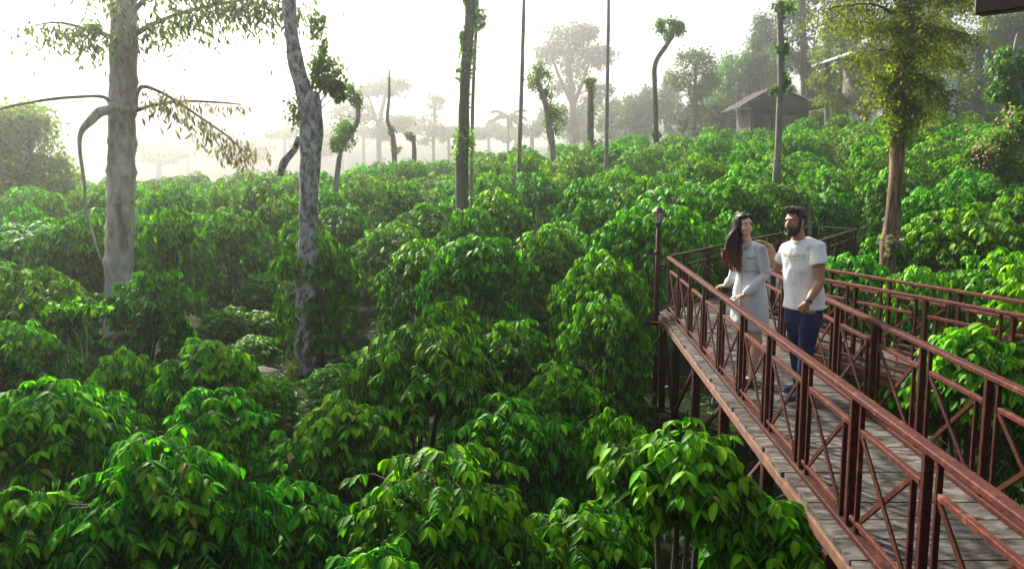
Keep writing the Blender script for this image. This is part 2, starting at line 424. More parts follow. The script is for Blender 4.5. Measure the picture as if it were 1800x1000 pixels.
def near_bush(u, v, Y, R, label, nb=150, L=.155, pick=190, seed=0, group='coffee bushes in the foreground'):
    top = aty(u, v, Y); x, y = top.x, Y
    z0 = gz(x, y); H = top.z - z0
    r = np.random.default_rng(1000+seed)
    root = empty('coffee_bush', (x, y, z0), label, 'coffee bush', group)
    P, D, NN, S, T, tw, lobes = coffee(R, H, int(nb*2.7), L*.86, r, 5, .36)
    W = P + np.array([x, y, z0]); dist = np.linalg.norm(W - np.array([0, 0, CAM_Z]), axis=1)
    # leaves that show largest: facing the camera side and high
    toc = np.array([-x, -y, CAM_Z-z0-H*.6]); toc /= np.linalg.norm(toc)
    cen = np.array([0, 0, H*.55]); face = ((P-cen) @ toc)
    order = np.argsort(-(face + .25*(P[:, 2]/H)))
    pk = set(order[:pick].tolist())
    rest = np.array([i for i in range(len(P)) if i not in pk])
    thirds = np.array_split(rest[np.argsort(r.random(len(rest)))], 3)
    Vs, Fs, Ts, Rs, off = [], [], [], [], 0
    for q, tmn in zip(thirds, TN):
        me = leaves_mesh('t', P[q], D[q], NN[q], S[q], T[q], tmn)
        nv = len(me.vertices); a = np.empty(nv*3, np.float32); me.vertices.foreach_get('co', a); Vs.append(a.reshape(-1, 3))
        f = (tmn[1][None] + (np.arange(len(q))*len(tmn[0]))[:, None, None]).reshape(-1, 4); Fs.append(f+off); off += nv
        Ts.append(np.repeat(T[q], len(tmn[0]))); Rs.append(np.tile(tmn[2], len(q))); bpy.data.meshes.remove(me)
    me = mesh_raw('foliage', np.concatenate(Vs), np.concatenate(Fs), True, {'tint': np.concatenate(Ts), 'rib': np.concatenate(Rs)})
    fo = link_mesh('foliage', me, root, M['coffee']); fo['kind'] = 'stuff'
    for i in pk:
        k = int(np.clip(round((T[i]-.12)/.72*7), 0, 7)) + 8*int(r.integers(3))
        if r.random() < .012: k = 24
        lo = bpy.data.objects.new('leaf', leaf_meshes[k]); col.objects.link(lo); lo.parent = root
        lo.matrix_basis = leaf_matrix(P[i], D[i], NN[i], S[i])
    link_mesh('stem', stem_mesh('stem', tw, lobes, H, r), root, M['stem'])
    placed.append((x, y, R))
    return root

near = [
 (740, 575, 9.0, 1.02, 'large round coffee bush in mid foreground, right of the mottled leaning trunk', 230, .165),
 (790, 785, 5.7, .78, 'broad two-domed coffee bush at bottom centre with drooping leaf skirts', 190, .15),
 (275, 775, 5.8, .88, 'wide glossy coffee bush at bottom left, the nearest one on that side', 220, .15),
 (1195, 752, 5.3, .52, 'bright sunlit coffee bush beside the lower edge of the footbridge planks', 170, .15),
 (660, 968, 4.35, .42, 'brightest yellow-green coffee bush cut off by the bottom edge of the photo', 110, .14),
 (75, 668, 7.2, .68, 'dense coffee bush at the left edge, just above the bottom left one', 170, .16),
 (375, 680, 7.7, .60, 'small domed coffee bush below and left of the grey-brown boulder', 140, .15),
 (365, 600, 9.4, .62, 'flat-topped coffee bush left of the boulder, behind the small domed one', 130, .155),
 (1715, 578, 7.7, .66, 'bright coffee bush growing up between the two arms of the footbridge', 200, .16),
 (620, 700, 8.0, .62, 'loose coffee bush at the foot of the mottled leaning trunk, right side', 130, .15),
 (1010, 880, 6.2, .55, 'low dark coffee bush between the two-domed bush and the sunlit bridge bush', 110, .15),
 (40, 860, 5.6, .50, 'shaded coffee bush in the bottom left corner', 100, .15),
 (520, 850, 6.9, .62, 'dark low coffee bush between the two biggest bottom bushes', 120, .15),
 (500, 770, 8.6, .6, 'shadowed coffee bush right of the small domed one', 110, .15),
 (880, 700, 8.2, .7, 'shadowed coffee bush just right of the large round one', 130, .15),
 (1340, 880, 5.2, .5, 'dark coffee bush tucked under the edge of the footbridge planks', 110, .15),
 (160, 700, 8.6, .7, 'coffee bush between the left edge one and the small domed one', 120, .15),
]
for i, (u, v, Y, R, lab, nb, L) in enumerate(near): near_bush(u, v, Y, R, lab, nb, L, pick=200 if i < 9 else 90, seed=i)

# variants for the rest: mid (three unit bushes) and far (four)
def bush_variant(kind, seed):
    r = np.random.default_rng(seed)
    if kind == 'mid': P, D, NN, S, T, tw, lobes = coffee(.95, 2.2, 470, .148, r, 5, .36); tm = TM; mt = M['coffee']
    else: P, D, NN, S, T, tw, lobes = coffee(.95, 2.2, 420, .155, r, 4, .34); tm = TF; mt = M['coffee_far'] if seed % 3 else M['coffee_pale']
    T = np.clip(T + (.08 if kind == 'mid' else .04), 0, 1)
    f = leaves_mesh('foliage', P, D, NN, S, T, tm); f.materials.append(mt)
    s = stem_mesh('stem', tw, lobes, 2.2, r, kind == 'mid'); s.materials.append(M['stem'])
    return f, s
VM = [bush_variant('mid', 50+i) for i in range(6)]; VF = [bush_variant('far', 80+i) for i in range(6)]
def copy_bush(x, y, R, H, label, group, kind, vi=None, zr=None):
    z0 = gz(x, y)
    root = empty('coffee_bush', (x, y, z0), label, 'coffee bush', group, rz=random.uniform(0, 6.28) if zr is None else zr)
    q_ = random.uniform(.86, 1.14); root.scale = (R/.95*q_, R/.95/q_, H/2.2); root.rotation_euler.x = random.uniform(-.07, .07); root.rotation_euler.y = random.uniform(-.07, .07)
    f, s = (VM if kind == 'mid' else VF)[random.randrange(6) if vi is None else vi]
    link_mesh('foliage', f, root); link_mesh('stem', s, root)
    placed.append((x, y, R)); return root
mids = [
 (250, 470, 14.5, .85, 'conical coffee bush right in front of the ringed palm trunk'),
 (25, 565, 11.5, .8, 'coffee bush at the left edge, level with the bare forked stems'),
 (215, 612, 10.2, .6, 'low coffee bush below the bare forked stems on the left'),
 (75, 388, 19, 1.55, 'big leafy coffee clump at the left edge beneath the hazy round tree'),
 (820, 415, 14, .95, 'tall coffee bush straight above the large round one, mid picture'),
 (1058, 440, 12.8, .8, 'round-headed coffee bush left of the lamp post, under the slender pole trunks'),
 (790, 520, 11.2, .62, 'coffee bush peeping over the top of the large round one'),
 (1072, 515, 11.2, .66, 'coffee bush left of the footbridge corner, in front of the round-headed one'),
 (975, 400, 16.5, .75, 'coffee bush behind and left of the round-headed one'),
 (1228, 398, 17, .8, 'pale sunlit coffee bush behind the footbridge corner, right of the lamp post'),
 (1490, 447, 13.2, .72, 'low coffee bush against the far rail of the right-hand bridge arm, behind the man'),
 (1620, 468, 12.2, .75, 'coffee bush against the right-hand bridge arm, just right of the brown peeling trunk'),
 (1745, 435, 12.6, .95, 'bushy coffee plant at the right edge behind the right-hand bridge arm'),
 (1560, 405, 16.5, .7, 'coffee bush left of the brown peeling trunk foot'),
 (985, 640, 9.6, .55, 'shaded coffee bush in the dark hollow left of the bridge posts'),
 (560, 440, 17.5, .8, 'coffee bush hugging the right side of the mottled trunk'),
 (470, 480, 19, .8, 'dim coffee bush in the hollow between palm and mottled trunk'),
 (1290, 370, 18.5, .7, 'yellowish coffee bush behind the woman and the man'),
 (895, 560, 11.6, .6, 'dim coffee bush right of the large round one'),
 (1080, 720, 8.2, .45, 'small dark coffee bush left of the tallest bridge post'),
]
for i, (u, v, Y, R, lab) in enumerate(mids):
    t = aty(u, v, Y); copy_bush(t.x, Y, R, t.z-gz(t.x, Y), lab, 'coffee bushes in the middle ground', 'mid', i % 6)
for i, (u, v, Y, R, lab) in enumerate([(478, 655, 12.0, .45, 'very low coffee bush beside the boulder, left of the mottled trunk foot'), (445, 590, 14.8, .5, 'low dark coffee seedling bush in the hollow left of the mottled trunk'), (590, 750, 11.0, .45, 'low coffee bush hiding the foot of the mottled trunk on its right'), (400, 540, 16.2, .55, 'low dark bush in the hollow behind the flat-topped coffee bush'),
    (672, 615, 13.6, .72, 'leafy coffee bush a step right of the mottled trunk, behind the low one'), (590, 640, 12.4, .5, 'low coffee bush at the right of the mottled trunk foot, behind the one hiding it'), (462, 590, 16.6, .55, 'small coffee bush left of the mottled trunk, beyond the boulder'), (430, 660, 11.4, .5, 'low coffee bush just left of the boulder')]):
    t = aty(u, v, Y); copy_bush(t.x, Y, R, max(.7, t.z-gz(t.x, Y)), lab, 'coffee bushes in the middle ground', 'mid', i % 6)
copy_bush(3.95, 5.7, .55, 1.75, 'shaded coffee bush low between the bridge arms at the lower right', 'coffee bushes in the middle ground', 'mid', 2)

# planted rows up the slope
DECK = CAM_Z - 2.1228
A = Vector((2.35, 12.74)); D_ = Vector((3.30, 11.10)); E_ = Vector((3.66, 12.40))
B_ = Vector((6.92, 19.55)); C_ = Vector((7.49, 18.60))
NEARX = lambda y: 2.33 + .0431*(y-12.56)        # left rail of the near arm
R1X = lambda y: 3.1435 + .0431*(y-8.29)
W2N = lambda y: 3.30 + (11.10-y)*.3416
W2F = lambda y: 4.108 + (11.09-y)*.3318
def segd(p, a, b):
    ab = b-a; t = max(0, min(1, (p-a).dot(ab)/ab.dot(ab))); return (p-(a+ab*t)).length
def blocked(x, y, R):
    p = Vector((x, y))
    if y < 13.5 and 1.4-R*.5 < x < R1X(y)+R+.2: return True
    if y < 13 and W2N(y)-R*.8 < x < W2F(y)+R+.2: return True
    if segd(p, (A+E_)/2, (B_+C_)/2) < R+.75: return True
    return False
hollows = [(1000, 780, 7.5, 1.2), (480, 690, 13.4, .7), (440, 560, 16.5, .5)]
HW = [(aty(u, v, Y).x, Y, R) for u, v, Y, R in hollows]
TRUNKS = []        # (x, y) to keep clear
rows = []
y = 11.0
while y < 51:
    half = .66*y + 2; dx = 1.8 + .006*y; k = 0
    x = -half + random.uniform(0, 1)
    while x < half:
        xx = x + random.uniform(-.35, .35); yy = y + random.uniform(-.35, .35)
        R = random.uniform(.78, 1.12)
        u_ = upos((xx, yy, 2))
        if (yy < 14.6 and abs(u_-528) < 42 + R/yy*1500*.8) or (yy < 16.4 and abs(u_-212) < 10 + R/yy*1500*.8): x += dx; continue
        ok = not blocked(xx, yy, R) and all(math.hypot(xx-a, yy-b) > .74*(R+c) for a, b, c in placed) and all(math.hypot(xx-a, yy-b) > c for a, b, c in HW)
        if ok and len(placed) < 345: rows.append((xx, yy, R)); placed.append((xx, yy, R))
        x += dx + .15
    y += 2.15 + .012*y
# strips between things one can find
strips = [(-400, 205, 'left of the ringed palm'), (205, 380, 'right behind the ringed palm'), (380, 540, 'between the palm and the mottled trunk'),
          (540, 690, 'just right of the mottled trunk'), (690, 815, 'left of the vine-clad pole tree'), (815, 915, 'between vine-clad pole tree and first slender trunk'),
          (915, 1068, 'between the two slender straight trunks'), (1068, 1200, 'in line with the lamp post'), (1200, 1372, 'below the brown-roofed cabin'),
          (1372, 1480, 'right of the tufted pole tree'), (1480, 1590, 'left of the brown peeling trunk'), (1590, 1700, 'right of the brown peeling trunk'), (1700, 2300, 'at the right edge of the hillside')]
ordinal = ['nearest', 'second', 'third', 'fourth', 'fifth', 'sixth', 'seventh', 'eighth', 'ninth', 'tenth', 'eleventh', 'twelfth', 'thirteenth', 'fourteenth', 'fifteenth', 'sixteenth', 'seventeenth', 'eighteenth', 'nineteenth', 'twentieth'] + \
          ['twenty-' + q for q in ('first', 'second', 'third', 'fourth', 'fifth', 'sixth', 'seventh', 'eighth', 'ninth')] + ['thirtieth'] + ['thirty-' + q for q in ('first', 'second', 'third', 'fourth', 'fifth', 'sixth', 'seventh', 'eighth', 'ninth')] + ['fortieth'] + ['forty-'+q for q in ('first', 'second', 'third', 'fourth', 'fifth', 'sixth', 'seventh', 'eighth', 'ninth')]
cnt = {}
rows.sort(key=lambda q: q[1])
for x, y, R in rows:
    z = gz(x, y)
    u = upos((x, y, z+2))
    if u < -90 or u > 1890: placed.remove((x, y, R)); continue
    for a, b, nm in strips:
        if a <= u < b: break
    k = cnt.get(nm, 0); cnt[nm] = k+1
    H = random.uniform(1.95, 2.75) - (.2 if y > 40 else 0)
    wd = 'broad' if R > 1.03 else 'narrow' if R < .92 else 'rounded'
    zone = 'green' if y < 22 else 'slightly hazy' if y < 36 else 'hazy'
    nth = 'nearest' if k == 0 else ordinal[k] + ' upslope'
    lab = '%s %s coffee bush %s, %s' % (wd, zone.replace('slightly ', ''), nm, nth)
    placed.remove((x, y, R))
    copy_bush(x, y, R*(1.0 if y < 30 else 1.08), H, lab, 'coffee bushes in rows up the hillside', 'mid' if y < 27 else 'far')
placed_b = list(placed)

# weeds and fallen leaves between the bushes
r = np.random.default_rng(5); n = 26000
yy = 3.5 + 34*r.random(n)**1.3; xx = (r.random(n)*1.5-.75)*yy + r.normal(0, .5, n)
zz = np.array([gz(a, b) for a, b in zip(xx, yy)])
Dw = np.stack([r.normal(0, 1, n), r.normal(0, 1, n), r.uniform(.1, 1.6, n)], -1)
me = leaves_mesh('ground_cover', np.stack([xx, yy, zz-.02+r.random(n)*.12], -1), Dw, np.stack([r.normal(0, .3, n), r.normal(0, .3, n), np.ones(n)], -1), r.uniform(.08, .3, n), r.uniform(0, .6, n), leaf_tmpl(2, .22, .5, .05))
o = link_mesh('ground_cover', me, None, M['tree_leaf']); tag(o, kind='stuff', label='low weeds and grass on the ground between the coffee bushes')

# ------------------------------------------------------------------ footbridge
bridge = empty('footbridge', (2.8, 9, DECK), 'red-brown steel footbridge with a weathered plank deck and cross-braced railings', 'footbridge')
def under(ob, parent):                         # parts are modelled in world space: shift them under the parent
    ob.parent = parent
    o = Vector((0, 0, 0)); p = parent
    while p: o += p.location; p = p.parent
    if ob.data.users == 1: ob.data.transform(Matrix.Translation(-o))
    return ob
def part(mb, name, mat, parent, smooth=False):
    return under(mb.build(name, mat, None, smooth), parent)
RH = .85
def v3(p, z): return Vector((p.x, p.y, z))
def rail_line(a, b, first=0.0, mats=('paint_rail', 'paint'), spacing=.97, outer=1, flip=False):
    """one straight railing from a to b (2D); posts start at a+first"""
    a = Vector(a); b = Vector(b); d = (b-a); L = d.length; d.normalize(); nrm = Vector((d.y, -d.x))
    hm, pm = M[mats[0]], M[mats[1]]
    z1 = DECK+RH
    mb = MB(); mb.bar(v3(a, z1-.02), v3(b, z1-.02), .066, .036, bev=.006)
    rail = part(mb, 'handrail', hm, bridge)
    def q(m, nme, mt=pm):
        o = m.build(nme, mt); o.parent = rail; p = bridge.location
        o.data.transform(Matrix.Translation(-p)); return o
    m = MB(); m.bar(v3(a, DECK+.02), v3(b, DECK+.02), .06, .04, bev=.005); q(m, 'foot_rail')
    ps = []; s = first
    while s < L-.03: ps.append(s); s += spacing
    ps.append(L - .02 if L-ps[-1] > .25 else L)
    for i, s in enumerate(ps):
        p = a + d*s
        m = MB(); m.bar(v3(p, DECK+.04), v3(p, z1-.04), .046, .046, up=(d.x, d.y, 0), bev=.006); q(m, 'post')
        if i == len(ps)-1: break
        e = ps[i+1]; S = e-s
        if S < .4: continue
        f = (lambda t: a + d*(s + t*S)) if not flip else (lambda t: a + d*(e - t*S))
        t1 = f(.13); t2 = f(.86); zt = z1-.20; zb = DECK+.10
        m = MB(); m.bar(v3(t1, DECK+.04), v3(t1, z1-.04), .028, .028, up=(d.x, d.y, 0)); q(m, 'baluster')
        m = MB(); m.bar(v3(t2, DECK+.04), v3(t2, zt-.017), .028, .028, up=(d.x, d.y, 0)); q(m, 'baluster')
        m = MB(); m.bar(v3(f(.155), zt), v3(f(.965), zt), .036, .032); q(m, 'mid_rail', hm)
        m = MB(); m.bar(v3(f(.035), zb), v3(f(.835), zb), .026, .028); q(m, 'bottom_rail', hm)
        o1 = v3(nrm, 0)*.008
        m = MB(); m.bar(v3(f(.16), zt-.02)+o1, v3(f(.83), zb+.02)+o1, .014, .034, bev=.002); q(m, 'cross_brace')
        m = MB(); m.bar(v3(f(.16), zb+.02)-o1, v3(f(.83), zt-.02)-o1, .014, .034, bev=.002); q(m, 'cross_brace')
    return rail
def P2(fn, y): return Vector((fn(y), y))
rail_line(P2(NEARX, 12.66), P2(NEARX, .95), .1, spacing=.967)                  # left rail of the near arm
rail_line(Vector((D_.x, D_.y)), P2(R1X, 1.0), .0, spacing=.97)                    # its right rail
rail_line(Vector(D_) + Vector((.05, -.03)), P2(W2N, 3.6), .62, spacing=1.02, flip=True)
rail_line(Vector(E_), P2(W2F, 3.6), .5, spacing=1.02, flip=True)
rail_line(Vector((A.x+.03, A.y+.05)), B_, .55, mats=('paint_old', 'paint_old'), spacing=.98)
rail_line(Vector((E_.x+.05, E_.y+.08)), C_, .5, mats=('paint_old', 'paint_old'), spacing=.98)
rail_line(B_ + Vector((.05, -.05)), C_ + Vector((-.05, .06)), .0, mats=('paint_old', 'paint_old'), spacing=.9)
# planks, each its own piece
def plank(poly, zt, th=.035):
    mb = MB(); mb.prism(poly, zt-th, zt); o = part(mb, 'plank', M['plank'], bridge); return o
PW = .275
def plank_run(L0, L1, R0, R1, over_l=.0, over_r=.0, z=0):
    """planks between two lines; L0->L1 left edge, R0->R1 right edge"""
    Ln = ((L1-L0).length + (R1-R0).length)/2; n = max(1, int(round(Ln/PW)))
    for i in range(n):
        g0 = i/n; g1 = (i+1)/n - .011/PW/n*PW/.275
        gap = .016/Ln
        a = L0.lerp(L1, g0+gap/2); b = L0.lerp(L1, (i+1)/n-gap/2); c = R0.lerp(R1, (i+1)/n-gap/2); d = R0.lerp(R1, g0+gap/2)
        j1 = random.uniform(-.012, .012); j2 = random.uniform(-.012, .012)
        u = (a-d).normalized()
        a = a+u*(over_l+j1); b = b+u*(over_l+j1); c = c-u*(over_r+j2); d = d-u*(over_r+j2)
        plank([a, b, c, d], DECK - .002 + random.uniform(-.005, .0) + z)
y0, y1 = .6, 11.05
plank_run(P2(NEARX, y0), P2(NEARX, y1), P2(R1X, y0), P2(R1X, y1), .118, .08)
# the junction fan
plank_run(P2(NEARX, y1+.0), Vector(A), Vector(D_)+Vector((.02, 0)), Vector(E_), .118, .03)
plank_run(Vector(A)+Vector((.0, .02)), Vector(B_), Vector(E_)+Vector((.02, .04)), Vector(C_), .1, .1)
plank_run(Vector(D_)+Vector((.06, -.02)), P2(W2N, 3.6), Vector(E_)+Vector((.02, -.06)), P2(W2F, 3.6), .1, .1)
# edge beams and joists of steel below the planks
def beam(a, b, z=DECK-.10, w_=.05, h_=.11, mat='beam', name='edge_beam'):
    m = MB(); m.bar(v3(a, z), v3(b, z), w_, h_, bev=.004); return part(m, name, M[mat], bridge)
L = Vector((-.115, 0))
beam(P2(NEARX, .6)+L, P2(NEARX, 12.6)+L, DECK-.078, .045, .075)
beam(P2(NEARX, .6)+Vector((.1, 0)), P2(NEARX, 12.5)+Vector((.1, 0)), mat='paint', name='joist')
beam(P2(R1X, .6), P2(R1X, 11.0), mat='paint', name='joist')
beam(A+Vector((-.1, .1)), B_+Vector((-.1, .08)), mat='paint_old'); beam(E_+Vector((.1, .1)), C_+Vector((.1, 0)), mat='paint_old')
beam(D_+Vector((-.02, -.15)), P2(W2N, 3.6)+Vector((-.09, 0)), mat='paint'); beam(E_+Vector((.1, -.12)), P2(W2F, 3.6)+Vector((.09, 0)), mat='paint')
# columns down to the ground
def column(x, y, s=.09, mat='paint'):
    m = MB(); g0 = gz(x, y)-.3; m.bar((x, y, g0), (x, y, DECK-.16), s, s, bev=.008); part(m, 'support_column', M[mat], bridge)
for (x, y) in [(2.26, 12.55), (2.24, 11.4), (2.19, 9.9), (2.10, 8.2), (2.02, 6.5), (1.93, 4.9), (1.86, 2.5), (3.25, 10.8), (3.15, 8.6), (3.05, 6.3), (2.95, 3.5),
               (3.7, 12.4), (4.35, 8.3), (5.1, 8.0), (5.0, 6.4), (5.7, 6.0), (4.3, 15.5), (5.1, 14.8), (6.85, 19.3), (7.4, 18.5)]:
    column(x, y)
def brace(a, b, s=.045):
    m = MB(); m.bar(a, b, s, s); part(m, 'column_brace', M['paint'], bridge)
brace((2.26, 12.5, DECK-.2), (2.24, 11.45, .7)); brace((2.24, 11.4, .9), (2.19, 9.95, DECK-.2)); brace((2.19, 9.9, 1.0), (3.2, 10.7, DECK-.25)); brace((2.1, 8.2, .8), (3.12, 8.6, DECK-.25))
for y in (12.4, 9.9, 8.2, 6.5, 4.9, 3.0):
    m = MB(); m.bar((NEARX(y)-.08, y, DECK-.2), (R1X(y)+.1 if y < 12 else 3.7, y, DECK-.2), .05, .07); part(m, 'cross_beam', M['paint'], bridge)
# stub beam sticking out at the corner and the sagging wire beside it
m = MB(); m.bar((1.85, 12.6, DECK-.16), (2.3, 12.6, DECK-.16), .06, .05); part(m, 'stub_beam', M['paint_old'], bridge)
m = MB(); pts = [(2.15, 12.2, DECK-.25), (1.5, 11.2, 1.35), (.6, 10.2, .95), (-.6, 9.9, .7)]
pp, rr = smooth_path(pts, [.006]*4, 6); m.tube(pp, rr, 5)
o = m.build('wire', plain('wire_grey', (.22, .22, .2), .6)); tag(o, 'thin grey wire sagging from the footbridge corner into the bushes', 'wire')

# ------------------------------------------------------------------ lamp post by the corner
lx, ly = aty(1156, 450, 12.9).x, 12.9
lampr = empty('lamp_post', (lx, ly, gz(lx, ly)), 'slim brown lamp post with a small black lantern beside the footbridge corner', 'lamp post')
ltop = aty(1156, 362, 12.9).z
m = MB(); m.tube([(lx, ly, gz(lx, ly)-.2), (lx, ly, DECK+.3), (lx, ly, ltop-.33)], [.04, .036, .03], 10); m.lathe([(.0, 0), (.055, 0), (.055, .04), (.04, .06), (0, .06)], (lx, ly, DECK+.85)); part(m, 'pole', M['paint'], lampr, True)
m = MB(); m.bar((lx, ly, DECK+.68), (A.x-.02, A.y, DECK+.68), .035, .035); part(m, 'bracket', M['paint_old'], lampr)
black = plain('black_lantern_metal', (.012, .011, .012), .45)
m = MB(); m.lathe([(0, -.33), (.03, -.33), (.045, -.3), (.03, -.28), (.05, -.265), (.05, -.25), (0, -.25)], (lx, ly, ltop), 12); part(m, 'lantern_base', black, lampr, True)
m = MB(); m.lathe([(.045, -.25), (.07, -.10), (0, -.10)], (lx, ly, ltop), 6); part(m, 'lantern_glass', plain('frosted_glass', (.45, .45, .43), .4), lampr)
m = MB(); m.lathe([(0, -.10), (.095, -.10), (.1, -.085), (.06, -.04), (.02, -.01), (.012, .0), (.014, .02), (0, .03)], (lx, ly, ltop), 12)
for k in range(6):
    a = k*math.pi/3; m.bar((lx+.047*math.cos(a), ly+.047*math.sin(a), ltop-.25), (lx+.073*math.cos(a), ly+.073*math.sin(a), ltop-.1), .008, .008)
part(m, 'lantern_cap', black, lampr)

# ------------------------------------------------------------------ trees
G_H = 'hazy trees on the skyline'
def far_scale(Y, u=0):
    k = float(np.interp(u, [950, 1350], [0, 1])); return (58 + (Y-40)*3.3)*(1-k) + (Y*1.22)*k
def in_ground(u, Y): 
    x = aty(u, 298, Y).x
    for _ in range(3): z = gz(x, Y); x = (u-900)/F_PX*(Y*math.cos(PITCH) - (z-CAM_Z)*math.sin(PITCH))
    return Vector((x, Y, gz(x, Y)))
def trunk_mesh(pts, rad, n=12, amp=.25, seed=0, k=5, fr=2.0):
    mb = MB(); pp, rr = smooth_path(pts, rad, k); mb.tube(pp, rr, n, amp, seed=seed, fr=fr); return mb, pp
def crown_leaves(clumps, n, size, r, tm, sub=9, spread=.42, drop=.5, flat=1.0):
    """clumps: (centre Vector, rx, ry, rz, weight); leaves gathered in sub-clusters"""
    P = []; D = []; cs = []
    wsum = sum(c[4] for c in clumps)
    for c, rx, ry, rz, wgt in clumps:
        k = max(3, int(sub*wgt*len(clumps)/wsum)); m = int(n*wgt/wsum/k)
        for _ in range(k):
            d = r.normal(0, 1, 3); d /= np.linalg.norm(d); q = r.uniform(.35, 1)**.6
            cc = np.array(c) + d*q*np.array([rx, ry, rz])*.8
            cs.append(cc)
            sp = spread*np.array([rx, ry, rz*flat])*r.uniform(.4, 1)
            pp = cc + np.clip(r.normal(0, 1, (m, 3)), -2, 2)*.55*sp
            P.append(pp); dd = (pp-cc)/(np.linalg.norm(sp)+1e-6) + r.normal(0, .5, (m, 3)); dd[:, 2] -= drop; D.append(dd)
    P = np.concatenate(P); D = np.concatenate(D); n = len(P)
    NN = r.normal(0, .5, (n, 3)); NN[:, 2] += 1
    S = size*r.uniform(.6, 1.3, n)
    zl = (P[:, 2]-P[:, 2].min())/(np.ptp(P[:, 2])+1e-6)
    T = np.clip(r.normal(.4, .2, n) + .15*(zl-.5), 0, 1)
    return leaves_mesh('crown', P, D, NN, S, T, tm), cs
def make_tree(name, label, cat, group, Y, trunk, clumps, nleaf, lsize, bark='grey_bark', leaf='tree_leaf', sub=9, tm=TT, seed=0, limbs=True, vine=None, amp=.22, drop=.5, spread=.42, dy=None, trunk2=None, n=10, depth=.9, flat=1.0, limb_bark=None):
    """trunk: photo points (u, v, radius px) at depth Y (v None = ground); clumps: (u, v, rx px, ry px, weight)"""
    if group == G_H: q_ = far_scale(Y, trunk[0][0]); lsize *= q_/Y; Y = q_
    r = np.random.default_rng(300+seed); s = px(Y)
    pts = []; rad = []
    for i, (u, v, w_) in enumerate(trunk):
        if v is None: g_ = in_ground(u, Y); p = g_ - Vector((0, 0, .2))
        else: p = aty(u, v, Y)
        if v is not None and dy: p = aty(u, v, Y + dy*i/len(trunk))
        pts.append(p); rad.append(w_*s)
    base = Vector((pts[0].x, pts[0].y, gz(pts[0].x, pts[0].y)))
    root = empty(name, base, label, cat, group)
    mb, pp = trunk_mesh(pts, rad, n, amp, seed)
    part(mb, 'trunk', M[bark], root, True)
    if trunk2:
        for tr in trunk2:
            p2 = [aty(u, v, Y) for u, v, w_ in tr]; mb, _ = trunk_mesh(p2, [w_*s for *_, w_ in tr], n, amp, seed+1); part(mb, 'limb', M[bark], root, True)
    if clumps and group == G_H:
        vt = max(c[1] for c in clumps); wmx = max(c[2] for c in clumps)
        if vt < 225:
            for j in range(4): clumps = clumps + [(trunk[0][0] + r.uniform(-.9, .9)*wmx, vt + (238-vt)*(.25+.25*j), wmx*r.uniform(.35, .6), max(9, (238-vt)*.22), .35)]
            nleaf = int(nleaf*1.35)
    if clumps:
        C = []
        for u, v, rx, ry, wt in clumps:
            c = aty(u, v, Y); o_ = r.uniform(-.5, .5)*rx*s*depth; C.append((Vector((c.x, c.y+o_, c.z)), rx*s, rx*s*depth, ry*s, wt))
        me, cs = crown_leaves(C, nleaf, lsize, r, tm, sub, spread, drop, flat)
        me.name = 'crown'; o = link_mesh('crown', me, None, M[leaf]); under(o, root)
        if limbs:
            mb = MB(); top = pp[-1]; H = pp[-1].z-base.z
            for c in (cs if len(cs) < 50 else cs[::5]):
                c = Vector(c)
                cand = [p for p in pp if p.z < c.z - .1*(c-base).length] or pp
                st = min(cand, key=lambda p: (p-c).length + .4*abs(p.z-c.z)*(p.z > c.z))
                L_ = (c-st).length; mid = (st+c)/2 + Vector((r.normal(0, .08)*L_, r.normal(0, .08)*L_, .1*L_))
                q, rr = smooth_path([st, mid, c], [min(rad[-1]*.6, .016*L_+.008), .009*L_+.004, .003*L_+.002], 3); mb.tube(q, rr, 4, cap=False)
            if mb.n: part(mb, 'branch', M[limb_bark or bark], root, True)
    if vine:
        vk, nv, vs, sp, vm = vine      # (v range top, bottom), count, size, spread px
        P = []; 
        for _ in range(nv):
            k = random.randrange(len(pp)); p = pp[k]
            t = random.random(); q = pp[min(k+1, len(pp)-1)]; p = p.lerp(q, t)
            vv = 298 - (p.z-CAM_Z)/Y*F_PX
            if not (vk[0] <= vv <= vk[1]): continue
            bl = .35 + .9*max(0, noise.noise(Vector((seed*3.1, 0, p.z*1.7))) + .25)
            a = random.uniform(0, 6.28); rr_ = (sp*s)*random.uniform(.4, 1)*bl
            P.append((p.x+rr_*math.cos(a), p.y+rr_*math.sin(a), p.z+random.uniform(-.1, .1)))
        P = np.array(P); cpt = np.array([0, 0, 0])
        D = r.normal(0, .7, P.shape); D[:, 2] -= .6; NN = r.normal(0, .8, P.shape); NN[:, 2] += .4; NN[:, 1] -= .6
        me = leaves_mesh('vine', P, D, NN, vs*r.uniform(.6, 1.3, len(P)), r.uniform(.1, 1, len(P)), tm)
        under(link_mesh('vine', me, None, M[vm]), root)
    return root


# --- tree with mottled bark and a fork (centre left)
tr2 = make_tree('mottled_tree', 'leaning pale tree with lichen-mottled bark, forking near the top, left of centre', 'tree', None, 14.8,
    [(527, None, 22), (527, 690, 19), (533, 640, 17), (537, 560, 17), (540, 450, 17.5), (545, 330, 17), (547, 250, 17.5), (546, 185, 18), (548, 160, 12)],
    [(572, 130, 34, 36, 1), (556, 60, 22, 56, .35), (590, 155, 20, 22, .5)], 1900, .085, 'lichen_bark', 'tuft_leaf', 22, TT, 2, amp=.35, n=18,
    trunk2=[[(547, 235, 13), (532, 160, 14.5), (518, 100, 13.5), (511, 40, 12.5), (505, -40, 12), (500, -160, 10)], [(525, 240, 4), (518, 262, 5), (500, 285, 6), (492, 310, 5)]])
m = MB(); 
